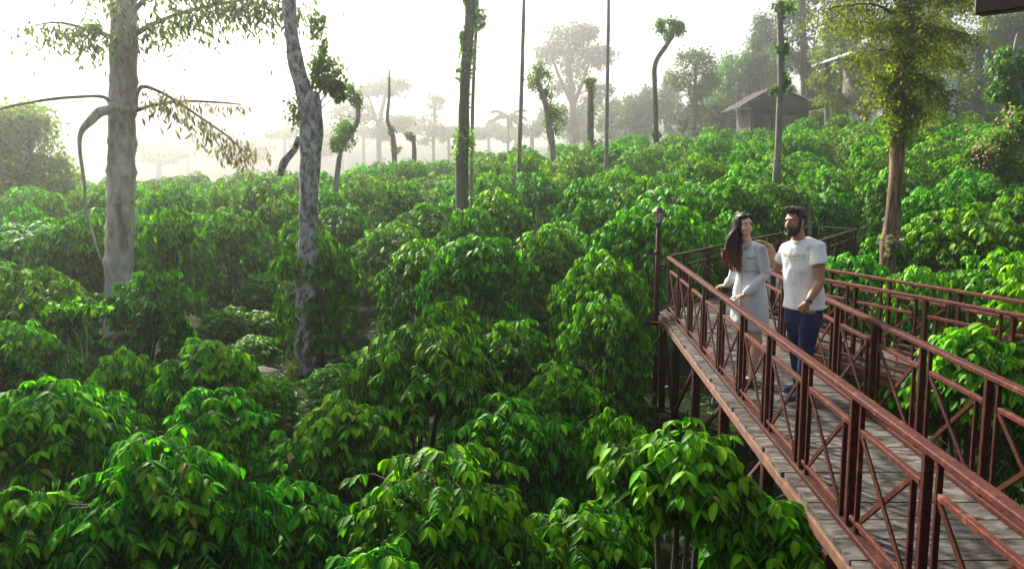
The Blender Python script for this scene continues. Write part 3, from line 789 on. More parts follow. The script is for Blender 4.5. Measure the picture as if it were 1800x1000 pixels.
# pale vine leaves at its foot
def vine_patch(root, name, c, rad, n, size, mat, seed):
    r = np.random.default_rng(seed); P = np.array(c) + r.normal(0, 1, (n, 3))*np.array(rad)*.55
    D = r.normal(0, .7, (n, 3)); D[:, 2] -= .5; NN = r.normal(0, .6, (n, 3)); NN[:, 2] += .8
    o = link_mesh(name, leaves_mesh(name, P, D, NN, size*r.uniform(.6, 1.3, n), r.uniform(.1, 1, n), TM), None, M[mat]); return under(o, root)
vine_patch(tr2, 'vine', aty(516, 660, 14.5), (.09, .1, .45), 90, .13, 'vine_leaf', 1)
vine_patch(tr2, 'tuft', aty(522, 195, 14.8), (.16, .16, .25), 160, .09, 'tree_leaf', 2)
# --- brown peeling tree at the right
tr3 = make_tree('silver_oak', 'tall tree with peeling orange-brown bark and yellow-green vines, right of the man', 'tree', None, 15.2,
    [(1558, None, 16), (1560, 452, 14), (1564, 425, 14.5), (1568, 400, 13.5), (1572, 340, 13), (1577, 290, 12.5), (1580, 220, 12), (1585, 130, 11), (1590, 40, 10), (1594, -60, 8), (1596, -160, 6)],
    [], 0, .062, 'brown_bark', 'oak_leaf', 1, TT, 3, amp=.22, n=20, vine=((-60, 255), 6500, .085, 30, 'vine_leaf'))
def spray_branches(root, Y, u0, specs, leaf, bark, seed, lsize, per=150):
    """irregular side branches with drooping feathery sprays: (start v, end u, end v, thickness px)"""
    r = np.random.default_rng(seed); mb = MB(); P = []; D = []; s = px(Y)
    for v0, u1, v1, th, dy in specs:
        a = aty(u0 + (v0-200)*-.05, v0, Y); e = aty(u1, v1, Y+dy); L_ = (e-a).length
        m1 = a.lerp(e, .35) + Vector((0, 0, .12*L_)); m2 = a.lerp(e, .7) + Vector((r.normal(0, .08), r.normal(0, .1), .08*L_))
        q, rr = smooth_path([a, m1, m2, e], [th*s, th*s*.7, th*s*.4, .006], 5); mb.tube(q, rr, 5, .2)
        for k in range(4, len(q)):
            for _ in range(3):
                g_ = q[k] + Vector(r.normal(0, 1, 3).tolist())*.16; tip = g_ + Vector((r.normal(0, .22), r.normal(0, .22), -r.uniform(.1, .45)))
                mb.tube([q[k], (q[k]+tip)/2 + Vector((0, 0, .06)), tip], [.006, .004, .002], 3, cap=False)
                n_ = int(per*r.uniform(.07, .25))
                t = r.random(n_)[:, None]; c = np.array(q[k])*(1-t) + np.array(tip)*t + r.normal(0, 1, (n_, 3))*np.array([.085, .085, .05])
                P.append(c); d = r.normal(0, .6, (n_, 3)); d[:, 2] -= .5; D.append(d)
    P = np.concatenate(P); D = np.concatenate(D); NN = r.normal(0, .5, P.shape); NN[:, 2] += 1
    me = leaves_mesh('crown', P, D, NN, lsize*r.uniform(.5, 1.3, len(P)), np.clip(r.normal(.45, .25, len(P)), 0, 1), TT)
    under(link_mesh('crown', me, None, M[leaf]), root); part(mb, 'branch', M[bark], root, True)
spray_branches(tr3, 15.2, 1588, [
    (60, 1700, 60, 3.4, -.6), (90, 1690, 110, 2.8, .5), (130, 1668, 165, 2.6, -.3), (110, 1640, 190, 2.2, .4), (20, 1730, 15, 3.4, .6), (-20, 1690, -20, 3, -.5), (-60, 1740, -70, 3, .3),
    (70, 1480, 40, 3.2, .6), (40, 1430, 20, 3.2, -.5), (110, 1500, 100, 2.8, -.6), (150, 1530, 130, 2.4, .3), (10, 1490, -15, 3, .5), (-40, 1450, -60, 3, 0), (170, 1620, 205, 1.8, -.2),
    (50, 1640, 30, 2.4, -.9), (60, 1545, 50, 2.4, -.9), (100, 1630, 95, 2.2, .9), (-10, 1590, -80, 3, .9), (-80, 1640, -140, 3, .4), (-80, 1540, -150, 3, -.4), (145, 1545, 175, 1.6, .5), (30, 1660, 80, 2, 1.1)], 'oak_leaf', 'dark_bark', 31, .066)
vine_patch(tr3, 'stub', aty(1566, 425, 15.0), (.16, .1, .12), 60, .14, 'dry_leaf', 4)
# --- vine-clad pole tree and neighbours
make_tree('pole_tree', 'tall dark pole tree clad in pepper vine, left of the two slender trunks', 'tree', None, 24,
    [(812, None, 11), (812, 300, 11), (815, 230, 9.5), (818, 130, 9), (826, 40, 9), (830, -60, 9)], [(826, 0, 16, 16, 1), (816, 128, 18, 12, .6), (815, 70, 8, 20, .5), (840, 30, 12, 24, .6)], 900, .13, 'dark_bark', 'tuft_leaf', 10, TT, 4,
    vine=((-60, 400), 1700, .13, 16, 'tuft_leaf'), limbs=False)
make_tree('slender_tree', 'thin pale stem close beside the vine-clad pole tree, on its right', 'tree', 'slender straight trunks', 24.5,
    [(828, None, 3.5), (829, 300, 3.2), (832, 150, 3), (838, 30, 2.8), (842, -60, 2.4)], [], 0, .1, 'grey_bark', vine=((-50, 140), 120, .13, 10, 'tree_leaf'))
make_tree('slender_tree', 'left one of the two tall slender straight trunks at top centre', 'tree', 'slender straight trunks', 27, [(911, None, 4.4), (912, 300, 4), (917, 150, 3.4), (921, 0, 3), (923, -80, 2.6)], [], 0, .1, 'grey_bark')
make_tree('slender_tree', 'right one of the two tall slender straight trunks at top centre', 'tree', 'slender straight trunks', 34, [(1066, None, 4), (1066, 250, 3.6), (1068, 120, 3.1), (1070, 0, 2.8), (1071, -80, 2.4)], [], 0, .1, 'grey_bark')
make_tree('tufted_tree', 'slim pole tree with two leafy tufts in front of the cabin, above the man', 'tree', None, 22, [(1362, None, 9), (1364, 340, 7), (1368, 250, 5.6), (1373, 120, 5.4), (1371, 30, 5.5), (1370, 8, 5)],
    [(1378, 84, 16, 12, 1), (1384, 148, 14, 14, .7), (1365, 158, 12, 10, .5), (1376, 12, 24, 12, .8)], 900, .11, 'grey_bark', 'tuft_leaf', 8, TT, 5, limbs=False, vine=((0, 200), 160, .11, 9, 'tree_leaf'))
G_P = 'pruned vine-tufted trees on the slope'
make_tree('pruned_tree', 'crooked pruned tree with two pointed leaf tufts right of the mottled trunk', 'tree', G_P, 27, [(584, None, 7), (590, 340, 5), (598, 270, 4.5), (612, 240, 5), (628, 215, 5), (628, 180, 4), (618, 158, 2)],
    [(608, 235, 24, 30, 1), (625, 172, 15, 20, .6), (594, 252, 16, 14, .5), (616, 152, 9, 8, .2)], 2000, .10, 'grey_bark', 'tuft_leaf', 16, TT, 6, limbs=False, spread=.5)
make_tree('pruned_tree', 'pruned tree of two stacked round leaf clumps left of the big hazy crown', 'tree', G_P, 36, [(972, None, 5), (972, 270, 5), (966, 235, 6), (958, 180, 5), (946, 145, 4), (946, 120, 2)],
    [(946, 131, 26, 25, 1), (974, 210, 22, 34, 1.1), (962, 172, 14, 20, .4)], 2400, .12, 'grey_bark', 'tuft_leaf', 20, TT, 7, limbs=False, spread=.5)
make_tree('pruned_tree', 'tall kinked pruned tree with a leaf tuft high on its bent tip', 'tree', G_P, 44, [(1153, None, 5), (1153, 230, 4.6), (1151, 150, 4), (1152, 112, 4), (1168, 85, 4), (1184, 62, 3)],
    [(1178, 48, 24, 20, 1), (1160, 44, 10, 12, .3), (1192, 50, 14, 16, .4), (1154, 235, 10, 8, .3)], 1400, .17, 'dark_bark', 'tuft_leaf', 14, TT, 8)
make_tree('pruned_tree', 'bare kinked hazy stem with small bracket tufts near its foot', 'tree', G_P, 46, [(695, None, 5), (693, 262, 5), (688, 232, 4), (681, 210, 3.4), (684, 170, 2.6), (684, 122, 1.4)],
    [(690, 228, 8, 8, .4), (697, 262, 8, 10, .4)], 260, .17, 'dark_bark', 'tree_leaf', 5, TT, 9, limbs=False)
make_tree('pruned_tree', 'short hazy pruned stump tree with a flat tuft', 'tree', G_P, 50, [(727, None, 4), (728, 262, 4), (724, 240, 3.4)], [(720, 240, 12, 8, 1)], 240, .2, 'dark_bark', 'tree_leaf', 5, TT, 10, limbs=False)
make_tree('pruned_tree', 'column-like vine-clad tree just left of the right slender trunk', 'tree', G_P, 46, [(1038, None, 5), (1038, 225, 6), (1038, 170, 5), (1038, 140, 4)], [(1038, 145, 14, 9, .6)], 300, .18, 'dark_bark', 'oak_leaf', 5, TT, 11, limbs=False, vine=((130, 240), 500, .18, 10, 'oak_leaf'))
# --- skyline trees in the mist
make_tree('hazy_tree', 'largest pale round-headed tree in the mist behind the two slender trunks', 'tree', G_H, 82, [(1008, None, 7), (1008, 200, 6), (1004, 150, 5), (1000, 110, 4)],
    [(1005, 70, 48, 32, 1.2), (965, 90, 30, 22, .7), (1050, 98, 36, 22, .8), (1010, 120, 36, 20, .4), (985, 150, 30, 16, .35), (1060, 160, 26, 14, .3), (1035, 55, 22, 14, .4)], 5200, .36, 'dark_bark', 'tree_leaf', 30, TT, 20, trunk2=[[(1006, 190, 4.5), (1022, 150, 3.4), (1036, 110, 2)], [(1004, 180, 4), (985, 140, 3), (970, 100, 2)]])
make_tree('hazy_tree', 'broad flat-crowned misty tree between the mottled trunk and the kinked stem', 'tree', G_H, 78, [(668, None, 5), (666, 240, 4.5), (672, 190, 3.6), (680, 160, 3)],
    [(690, 150, 40, 18, 1.2), (650, 155, 30, 14, .7), (700, 215, 32, 20, .6), (640, 200, 24, 22, .5), (600, 195, 30, 16, .5)], 3400, .33, 'dark_bark', 'tree_leaf', 22, TT, 21, trunk2=[[(667, 230, 3), (655, 190, 2.4), (645, 165, 1.6)]])
make_tree('hazy_tree', 'sparse upright misty tree left of the vine-clad pole tree', 'tree', G_H, 84, [(762, None, 3), (762, 250, 3), (764, 200, 2.4), (766, 170, 1.6)],
    [(768, 180, 20, 18, 1), (758, 215, 26, 22, 1), (778, 235, 20, 16, .7), (745, 245, 18, 12, .4)], 1500, .3, 'dark_bark', 'tree_leaf', 18, TT, 22)
make_tree('hazy_tree', 'low misty tree mass between the slender trunks', 'tree', G_H, 88, [(935, None, 4), (935, 240, 3.5), (935, 225, 3)],
    [(935, 225, 30, 16, 1), (1060, 205, 40, 26, 1), (1000, 225, 34, 18, .8), (890, 240, 20, 8, .4)], 2200, .34, 'dark_bark', 'tree_leaf', 18, TT, 23, limbs=False)
make_tree('hazy_tree', 'bushy misty tree left of the kinked pruned tree, behind it', 'tree', G_H, 74, [(1120, None, 4), (1120, 220, 4), (1122, 190, 3)],
    [(1122, 190, 28, 22, 1), (1160, 185, 40, 34, 1.2), (1195, 200, 26, 26, .7)], 3600, .33, 'dark_bark', 'tree_leaf', 20, TT, 24)
make_tree('hazy_tree', 'slim-trunked misty tree with a wide loose crown left of the cabin', 'tree', G_H, 58, [(1221, None, 3.8), (1221, 220, 3.5), (1222, 160, 3), (1223, 110, 2)],
    [(1222, 108, 40, 26, 1.2), (1200, 140, 30, 18, .7), (1248, 140, 26, 18, .7), (1225, 160, 36, 12, .5)], 3400, .2, 'dark_bark', 'tree_leaf', 26, TT, 25)
make_tree('hazy_tree', 'pale green rounded misty tree directly left above the cabin roof', 'tree', G_H, 76, [(1300, None, 5), (1300, 200, 5), (1302, 150, 4)],
    [(1300, 120, 46, 36, 1.3), (1275, 165, 36, 28, .8), (1335, 140, 34, 34, .9), (1255, 190, 30, 22, .6), (1350, 100, 26, 20, .5)], 6200, .3, 'dark_bark', 'bamboo_leaf', 30, TT, 26)
make_tree('hazy_tree', 'tall thin-leaved misty tree rising behind the tufted pole tree', 'tree', G_H, 72, [(1415, None, 8), (1415, 170, 7), (1412, 80, 6), (1410, -10, 4.5)],
    [(1400, 40, 40, 40, 1), (1425, 100, 30, 34, .8), (1385, 100, 30, 26, .6), (1415, -20, 50, 34, 1), (1440, 160, 26, 22, .5), (1390, 180, 22, 20, .3)], 5200, .3, 'dark_bark', 'tree_leaf', 30, TT, 27)
make_tree('silver_oak', 'feathery yellowish tree right of the cabin roof', 'tree', G_H, 46, [(1454, None, 4.6), (1454, 190, 4), (1455, 120, 3.4), (1456, 50, 2.2)],
    [(1455, 100, 32, 26, 1), (1450, 140, 36, 18, .9), (1458, 175, 38, 14, .8), (1460, 60, 26, 22, .7)], 4200, .14, 'grey_bark', 'oak_leaf', 34, TT, 28)
make_tree('silver_oak', 'feathery olive tree hiding the left part of the white house', 'tree', G_H, 44, [(1522, None, 4), (1522, 190, 3.5), (1524, 130, 2.6)],
    [(1522, 150, 32, 22, 1), (1520, 190, 32, 18, 1), (1530, 215, 26, 12, .5)], 3000, .14, 'grey_bark', 'oak_leaf', 26, TT, 29)
make_tree('silver_oak', 'feathery brownish tree hanging in front of the white house, right of the peeling trunk', 'tree', G_H, 40, [(1630, None, 4), (1630, 190, 3.5), (1632, 120, 2.6)],
    [(1640, 100, 34, 28, 1), (1630, 150, 30, 24, .8), (1655, 60, 30, 24, .7), (1645, 180, 16, 14, .3)], 3600, .13, 'grey_bark', 'oak_leaf', 28, TT, 30)
make_tree('dark_tree', 'dense dark trees at the right rising behind the white house', 'tree', G_H, 66, [(1720, None, 7), (1720, 180, 7), (1722, 80, 6)],
    [(1720, 100, 50, 60, 1.4), (1690, 170, 36, 40, 1), (1760, 60, 50, 50, 1), (1740, 190, 46, 30, .8), (1620, 60, 50, 40, .8), (1560, 40, 50, 36, .7)], 7600, .3, 'dark_bark', 'tree_leaf', 44, TT, 31)
make_tree('dark_tree', 'tall dark misty tree behind the feathery yellowish one', 'tree', G_H, 70, [(1480, None, 7), (1480, 150, 6), (1482, 30, 5)],
    [(1482, 40, 46, 46, 1.2), (1500, 110, 34, 30, .8), (1470, -20, 50, 34, .8)], 4200, .3, 'dark_bark', 'tree_leaf', 30, TT, 32)
make_tree('bamboo', 'bright green feathery tree at the right edge below the roof eave', 'tree', None, 26, [(1800, None, 5), (1796, 200, 5), (1785, 100, 4), (1790, 60, 3)],
    [(1785, 110, 36, 30, 1), (1770, 160, 28, 22, .8), (1800, 190, 30, 20, .8), (1815, 130, 36, 40, .8)], 6500, .13, 'grey_bark', 'bamboo_leaf', 34, TT, 33, drop=.7)

for i, (u, v, w_, h_, Y_, lf, lab) in enumerate([
    (1090, 205, 34, 24, 80, 'tree_leaf', 'low misty tree left of the kinked pruned tree, near the skyline'),
    (1262, 205, 36, 30, 66, 'tree_leaf', 'low misty tree between the slim-trunked tree and the cabin'),
    (1345, 60, 30, 46, 86, 'tree_leaf', 'tall narrow pale tree in the mist above the cabin roof peak'),
    (1440, 205, 30, 24, 60, 'oak_leaf', 'low feathery tree beside the right eave of the cabin'),
    (1500, 215, 26, 18, 50, 'oak_leaf', 'small feathery tree between cabin and white house'),
    (1555, 105, 44, 44, 74, 'tree_leaf', 'dark misty tree behind the left end of the white house roof'),
    (1690, 215, 30, 20, 50, 'tree_leaf', 'low tree at the right foot of the white house'),
    (1790, 30, 60, 60, 62, 'tree_leaf', 'tall misty tree behind the feathery tree at the right edge'),
    (1650, -10, 60, 40, 72, 'tree_leaf', 'misty treetop above the white house roof'),
    (830, 232, 36, 14, 92, 'tree_leaf', 'very pale low tree line behind the vine-clad pole tree'),
    (560, 250, 50, 24, 86, 'tree_leaf', 'very pale tree mass right behind the mottled trunk'),
    (420, 262, 60, 22, 90, 'tree_leaf', 'very pale low tree mass between palm and mottled trunk'),
    (280, 268, 50, 20, 88, 'tree_leaf', 'very pale low tree mass just right of the palm')]):
    make_tree('hazy_tree', lab, 'tree', G_H, Y_, [(u, None, 5), (u, v+h_*.5, 4.5), (u+3, v, 3)],
        [(u, v-h_*.25, w_*.8, h_*.7, 1.2), (u-w_*.5, v+h_*.25, w_*.6, h_*.5, .7), (u+w_*.5, v+h_*.15, w_*.6, h_*.55, .8), (u+w_*.1, v+h_*.6, w_*.8, h_*.4, .6)], int(1800+w_*40), .3 if lf == 'tree_leaf' else .16, 'dark_bark', lf, 24, TT, 60+i)

rb_ = random.Random(12)
bank = [(1075, 178), (1110, 165), (1140, 150), (1180, 130), (1200, 185), (1245, 120), (1280, 105), (1310, 175), (1330, 55), (1365, 90), (1395, 150), (1430, 60), (1462, 150), (1500, 30), (1540, 80), (1600, 130), (1680, 60), (1740, 120), (1775, 20), (600, 190), (640, 225), (725, 200), (790, 225), (860, 215), (905, 225), (965, 190), (1030, 190), (500, 225), (330, 250), (90, 225), (230, 240)]
side = ['far left of the palm', 'right of the palm', 'by the mottled trunk', 'left of the vine-clad pole', 'by the slender trunks', 'left of the cabin', 'above the cabin', 'by the white house', 'at the right edge']
form = ['narrow', 'rounded', 'broad', 'wispy', 'leaning']; seen_ = {}
for i, (u, v) in enumerate(bank):
    h_ = 238-v; w_ = rb_.uniform(16, 34); Y_ = rb_.uniform(74, 96) if u > 1000 else rb_.uniform(84, 104)
    sd__ = side[int(np.searchsorted([150, 400, 620, 800, 1060, 1290, 1420, 1660], u))]; k = seen_.get(sd__, 0); seen_[sd__] = k+1
    cl_ = []; 
    for j in range(6): t = rb_.random(); cl_.append((u + rb_.uniform(-1, 1)*w_*(.35+.6*t), v + h_*(.08+.75*t), w_*rb_.uniform(.35, .7), h_*rb_.uniform(.1, .2)+5, .8))
    make_tree('misty_tree', '%s misty back-row tree %s, its top %s' % (form[k % 5], sd__, ['highest there', 'second highest there', 'third highest there', 'fourth highest there', 'fifth highest there', 'sixth highest there', 'lowest there'][sorted([q[1] for q in bank if side[int(np.searchsorted([150, 400, 620, 800, 1060, 1290, 1420, 1660], q[0]))] == sd__]).index(v)]), 'tree', G_H, Y_,
        [(u, None, 3.5), (u+rb_.uniform(-4, 4), v+h_*.5, 2.6), (u+rb_.uniform(-6, 6), v+4, 1.2)], cl_, int(1400 + 10*h_), .3, 'dark_bark', 'tree_leaf' if i % 3 else 'bamboo_leaf', 22, TT, 100+i, spread=.5)
# flowering shrub
fs = make_tree('flowering_shrub', 'loose shrub with pink blossom at the right edge of the slope', 'shrub', None, 21, [(1772, None, 4), (1770, 300, 3), (1768, 260, 2)],
    [(1765, 245, 46, 30, 1), (1740, 280, 40, 26, .9), (1790, 215, 30, 26, .6), (1715, 275, 26, 18, .4), (1780, 300, 40, 26, .8)], 5200, .11, 'grey_bark', 'tuft_leaf', 30, TT, 34)
r = np.random.default_rng(77); cl = []
for (u, v) in ((1735, 262), (1720, 275), (1752, 268), (1705, 243), (1780, 215), (1742, 285), (1765, 205), (1790, 240)):
    cl.append(np.array(aty(u, v, 20.6)) + r.normal(0, .17, (24, 3)))
P = np.concatenate(cl); 
me = leaves_mesh('blossom', P, r.normal(0, 1, P.shape), r.normal(0, 1, P.shape)+np.array([0, 0, .5]), r.uniform(.04, .085, len(P)), r.random(len(P)), leaf_tmpl(2, .9, .1, .05))
under(link_mesh('blossom', me, None, M['pink']), fs)
# big hazy round tree at the left
make_tree('round_tree', 'big soft round tree glowing in the mist at the left edge', 'tree', None, 36, [(40, None, 10), (42, 360, 8), (50, 280, 6), (55, 240, 5)],
    [(50, 225, 62, 50, 1.4), (0, 215, 50, 36, .8), (95, 300, 50, 50, 1.1), (5, 290, 50, 60, 1.2), (120, 360, 40, 36, .7), (60, 350, 60, 40, .9), (-50, 270, 60, 70, 1)], 13000, .2, 'dark_bark', 'glow_leaf', 90, TT, 35)
make_tree('shade_tree', 'thin-leaved young tree drooping over the bushes behind the couple', 'tree', None, 19, [(1425, None, 3.5), (1422, 380, 3), (1420, 345, 2.4), (1405, 330, 1.4)],
    [(1395, 340, 44, 20, 1), (1345, 328, 36, 9, .35), (1420, 362, 28, 22, .8), (1380, 365, 24, 16, .5)], 1300, .12, 'grey_bark', 'tuft_leaf', 30, TT, 36)

def palm(name, label, cat, group, u, Y, vtop, rpx, nf, flen, seed, leaf='palm_leaf', bark='grey_bark'):
    r = np.random.default_rng(seed); b = in_ground(u, Y); top = aty(u, vtop, Y); root = empty(name, b, label, cat, group)
    mb, pp = trunk_mesh([b-Vector((0, 0, .2)), (b+top)/2, top], [rpx*px(Y)*1.3, rpx*px(Y), rpx*px(Y)*.9], 8, .1, seed); part(mb, 'trunk', M[bark], root, True)
    for i in range(nf):
        a = 2*math.pi*i/nf + r.uniform(-.3, .3); el = r.uniform(-.2, 1.1)
        pts = []
        for t in np.linspace(0, 1, 7):
            h = flen*(t*math.sin(el) - .55*t*t); q = flen*t*math.cos(el*.6)*.95
            pts.append(top + Vector((math.cos(a)*q, math.sin(a)*q, h)))
        mb = MB(); mb.tube(pts, [.03, .025, .02, .016, .012, .008, .004], 4); P = []; D = []
        for k in range(1, 6):
            for s_ in np.linspace(0, 1, 8, endpoint=False):
                p = pts[k].lerp(pts[k+1], s_); tg = (pts[k+1]-pts[k]).normalized(); sd_ = tg.cross(Vector((0, 0, 1))).normalized()
                for g_ in (-1, 1): P.append(p[:]); D.append((tg*.5 + sd_*g_*.8 + Vector((0, 0, -.7)))[:])
        P = np.array(P); D = np.array(D); NN = np.tile([0, 0, 1.], (len(P), 1)) + r.normal(0, .2, P.shape)
        me = leaves_mesh('frond', P, D, NN, flen*.24*r.uniform(.8, 1.1, len(P)), r.random(len(P)), leaf_tmpl(2, .13, .3, .05)); me.materials.append(M[leaf])
        fo = under(link_mesh('frond', me, None), root)
palm('palm_tree', 'small misty palm left of the left slender trunk', 'palm', 'misty palms', 893, 190, 205, 2.6, 13, 5.0, 1)

# --- the big ringed fishtail palm, left
YP = 17.0
fb = in_ground(208, YP); fp = empty('fishtail_palm', fb, 'stout ringed grey palm trunk with torn drooping fronds, tallest thing at the left', 'palm tree')
path = [(206, None, 27), (208, 480, 24), (212, 380, 24), (214, 290, 23), (216, 200, 22), (217, 100, 22), (219, 0, 21), (221, -120, 20), (222, -260, 17)]
pts = [fb-Vector((0, 0, .2))] + [aty(u, v, YP) for u, v, _ in path[1:]]; rad = [q[2]*px(YP) for q in path]
pp, rr = smooth_path(pts, rad, 14)
rr = [q*(1 + (.08 if i % 8 == 0 else .035 if i % 8 == 1 else -.02 if i % 8 == 7 else 0)) for i, q in enumerate(rr)]
m = MB(); m.tube(pp, rr, 24, .16, fr=3.0); part(m, 'trunk', M['palm_bark'], fp, True)
def frond_tube(p, name, rpx_, mat='grey_bark', n=6):
    q, r_ = smooth_path([aty(u, v, YP+d) for u, v, d in p], [x*px(YP) for x in rpx_], 5); m = MB(); m.tube(q, r_, n, .15); part(m, name, M[mat], fp, True); return q
def leaflets(q, name, n, size, mat, seed, spread=.12, down=1.0, k0=.3):
    r = np.random.default_rng(seed); P = []; D = []
    for _ in range(n):
        t = k0 + (1-k0)*r.random(); i = min(int(t*(len(q)-1)), len(q)-2); p = q[i].lerp(q[i+1], t*(len(q)-1)-i)
        P.append((p.x+r.normal(0, spread), p.y+r.normal(0, spread), p.z-abs(r.normal(0, spread)))); D.append((r.normal(0, .45), r.normal(0, .45), -down))
    P = np.array(P); D = np.array(D); NN = r.normal(0, 1, P.shape)
    under(link_mesh(name, leaves_mesh(name, P, D, NN, size*r.uniform(.5, 1.2, n), r.random(n), leaf_tmpl(2, .3, .2, .05, peak=.6)), None, M[mat]), fp)['kind'] = 'stuff'
frond_tube([(196, 190, -.25), (185, 172, -.3), (150, 170, -.4), (80, 176, -.5), (0, 192, -.7), (-60, 215, -.9)], 'dry_frond', [4.5, 3.6, 3, 2.6, 2, 1.4])
frond_tube([(198, 194, -.3), (178, 196, -.4), (160, 212, -.45), (143, 232, -.5), (140, 262, -.5), (148, 320, -.5), (152, 370, -.5), (166, 420, -.45), (178, 460, -.4)], 'hanging_sheath', [8, 9, 7.5, 4.5, 3, 2.6, 2.2, 1.8, 1.2], 'palm_bark')
q = frond_tube([(238, 185, -.25), (243, 160, -.3), (258, 153, -.4), (300, 172, -.5), (350, 205, -.7), (400, 240, -.9), (430, 268, -1)], 'dry_frond', [4.5, 4.2, 3.4, 2.8, 2.2, 1.6, 1])
leaflets(q, 'dry_leaflets', 420, .2, 'dry_leaf', 3, .2, k0=.35)
q = frond_tube([(238, 195, -.2), (270, 185, -.1), (320, 178, 0), (380, 180, .1), (425, 184, .2)], 'dry_frond', [3.4, 3, 2.4, 1.8, 1])
leaflets(q, 'dry_leaflets', 60, .18, 'dry_leaf', 4, .1, k0=.4)
m = MB(); m.tube([aty(192, 182, YP-.28), aty(216, 192, YP-.33), aty(243, 190, YP-.28)], [.05, .06, .04], 8); part(m, 'leaf_scar', M['palm_bark'], fp, True)
# live fronds with hanging fishtail leaflets crossing the top of the picture
for i, (pts_, n_, k0) in enumerate([
    ([(238, 60, -.2), (275, 40, -.5), (330, 20, -.9), (400, 5, -1.2), (480, -5, -1.4)], 620, .15),
    ([(235, 20, -.3), (280, -20, -.8), (350, -30, -1.3), (430, -10, -1.6), (520, 10, -1.8)], 560, .2),
    ([(205, 70, -.2), (180, 60, -.4), (140, 48, -.6), (100, 40, -.8), (62, 45, -1)], 360, .2),
    ([(208, 20, -.2), (190, -5, -.6), (165, -14, -1)], 80, .3),
    ([(222, -100, .2), (320, -170, .8), (440, -160, 1.4), (560, -90, 1.8)], 420, .2),
    ([(218, -100, .2), (120, -190, .8), (0, -190, 1.2), (-120, -110, 1.6)], 420, .2),
    ([(220, -150, -.2), (260, -260, -1.2), (360, -300, -2.2), (480, -240, -3)], 380, .2),
    ([(220, -150, .2), (170, -270, 1.4), (90, -300, 2.4), (-20, -250, 3.2)], 380, .2)]):
    q = frond_tube(pts_, 'frond', [5, 4, 3, 2, 1.2][:len(pts_)] if len(pts_) != 3 else [4, 3, 1.5], 'grey_bark')
    leaflets(q, 'leaflets', int(n_*1.7), .175, 'palm_leaf', 20+i, .26, .8, k0)
vine_patch(fp, 'moss', aty(160, 48, YP-.4), (.2, .15, .1), 90, .13, 'bamboo_leaf', 66)

# bare forked shrub, lower left
bs_root = empty('bare_shrub', in_ground(125, 12.6), 'straggly shrub with bare pale forked stems and a thin leafy top, lower left', 'shrub')
YB = 12.6
for pth in ([(118, 640, 0), (122, 600, 0), (112, 560, .1), (108, 530, .1)], [(146, 640, 0), (140, 600, 0), (128, 575, 0), (124, 560, 0), (112, 545, 0)], [(152, 635, .1), (152, 590, .1), (146, 560, .1), (150, 540, 0)], [(100, 630, .1), (106, 590, .1), (110, 560, 0), (100, 545, 0)]):
    q, r_ = smooth_path([aty(u, v, YB+d) for u, v, d in pth], [.02, .017, .013, .007], 4); m = MB(); m.tube(q, r_, 6, .2); part(m, 'stem', noisy('pale_stem', [(.3, (.2, .18, .15)), (.7, (.4, .37, .33))], 9) if 'pale_stem' not in bpy.data.materials else bpy.data.materials['pale_stem'], bs_root, True)
vine_patch(bs_root, 'foliage', aty(122, 540, YB), (.36, .3, .1), 230, .12, 'coffee', 8)
# boulder and small glowing yellow-white thing at the trunk foot
bc = aty(468, 690, 13.4); zb = gz(bc.x, 13.4)
bm = bmesh.new(); bmesh.ops.create_icosphere(bm, subdivisions=4, radius=1)
for v in bm.verts:
    v.co *= 1 + .28*noise.noise(v.co*1.4) + .07*noise.noise(v.co*5); v.co.x *= .36; v.co.y *= .4; v.co.z *= .36
me = bpy.data.meshes.new('boulder'); bm.to_mesh(me); bm.free(); me.shade_smooth()
o = link_mesh('boulder', me, None, M['rock']); o.location = (bc.x, 13.4, zb+.12); tag(o, 'grey-brown boulder half hidden by leaves left of the mottled trunk', 'boulder')
yl = aty(511, 728, 13.0)
gl = empty('glowing_object', (yl.x, 13.0, yl.z-.12), 'small glowing yellow and white object at the foot of the mottled trunk', 'garden light')
m = MB(); m.tube([(yl.x, 13, gz(yl.x, 13)-.05), (yl.x, 13, yl.z-.1)], .012, 6); part(m, 'stake', black, gl, True)  # small object of unclear kind, given a weak emission
m = MB(); m.lathe([(0, -.09), (.05, -.09), (.065, .06), (.0, .06)], (yl.x, 13, yl.z), 10); part(m, 'yellow_body', plain('glowing_amber', (.7, .36, .04), .5, emit=((1, .55, .08), .7)), gl, True)
m = MB(); m.lathe([(0, -.04), (.032, -.03), (.04, 0), (.03, .03), (0, .045)], (yl.x-.08, 12.95, yl.z+.0), 10); part(m, 'white_body', plain('glowing_white', (.9, .85, .7), .4, emit=((1, .85, .5), 2.0)), gl, True)

# ------------------------------------------------------------------ cabin and house on the hilltop
wood = noisy('dark_cabin_wood', [(.3, (.014, .012, .011)), (.7, (.035, .03, .026))], 5, (1, 1, .2), rough=.8)
roofm = noisy('brown_roof_sheet', [(.3, (.018, .016, .016)), (.7, (.04, .036, .035))], 3, rough=.8, spec=.1)
metal = plain('bluish_roof_edge', (.38, .47, .56), .35)
panel = noisy('grey_wall_panel', [(.3, (.08, .075, .075)), (.7, (.15, .14, .14))], 3, rough=.8)
glass = plain('dark_window_glass', (.03, .04, .05), .08, 1)
YC = 62
c = in_ground(1368, YC); gzc = aty(1368, 236, YC).z - .5
cabin = empty('cabin', (c.x, YC, gzc), 'dark wooden cabin with a wide low gable roof on the hilltop', 'cabin')
def CP(u, v, dy=0): return aty(u, v, YC+dy)
k = px(YC); xl, xr = CP(1322, 195).x, CP(1420, 195).x; ze = CP(0, 190).z; za = CP(0, 156).z; xa = CP(1356, 195).x; xel, xer = CP(1296, 195).x, CP(1442, 195).x
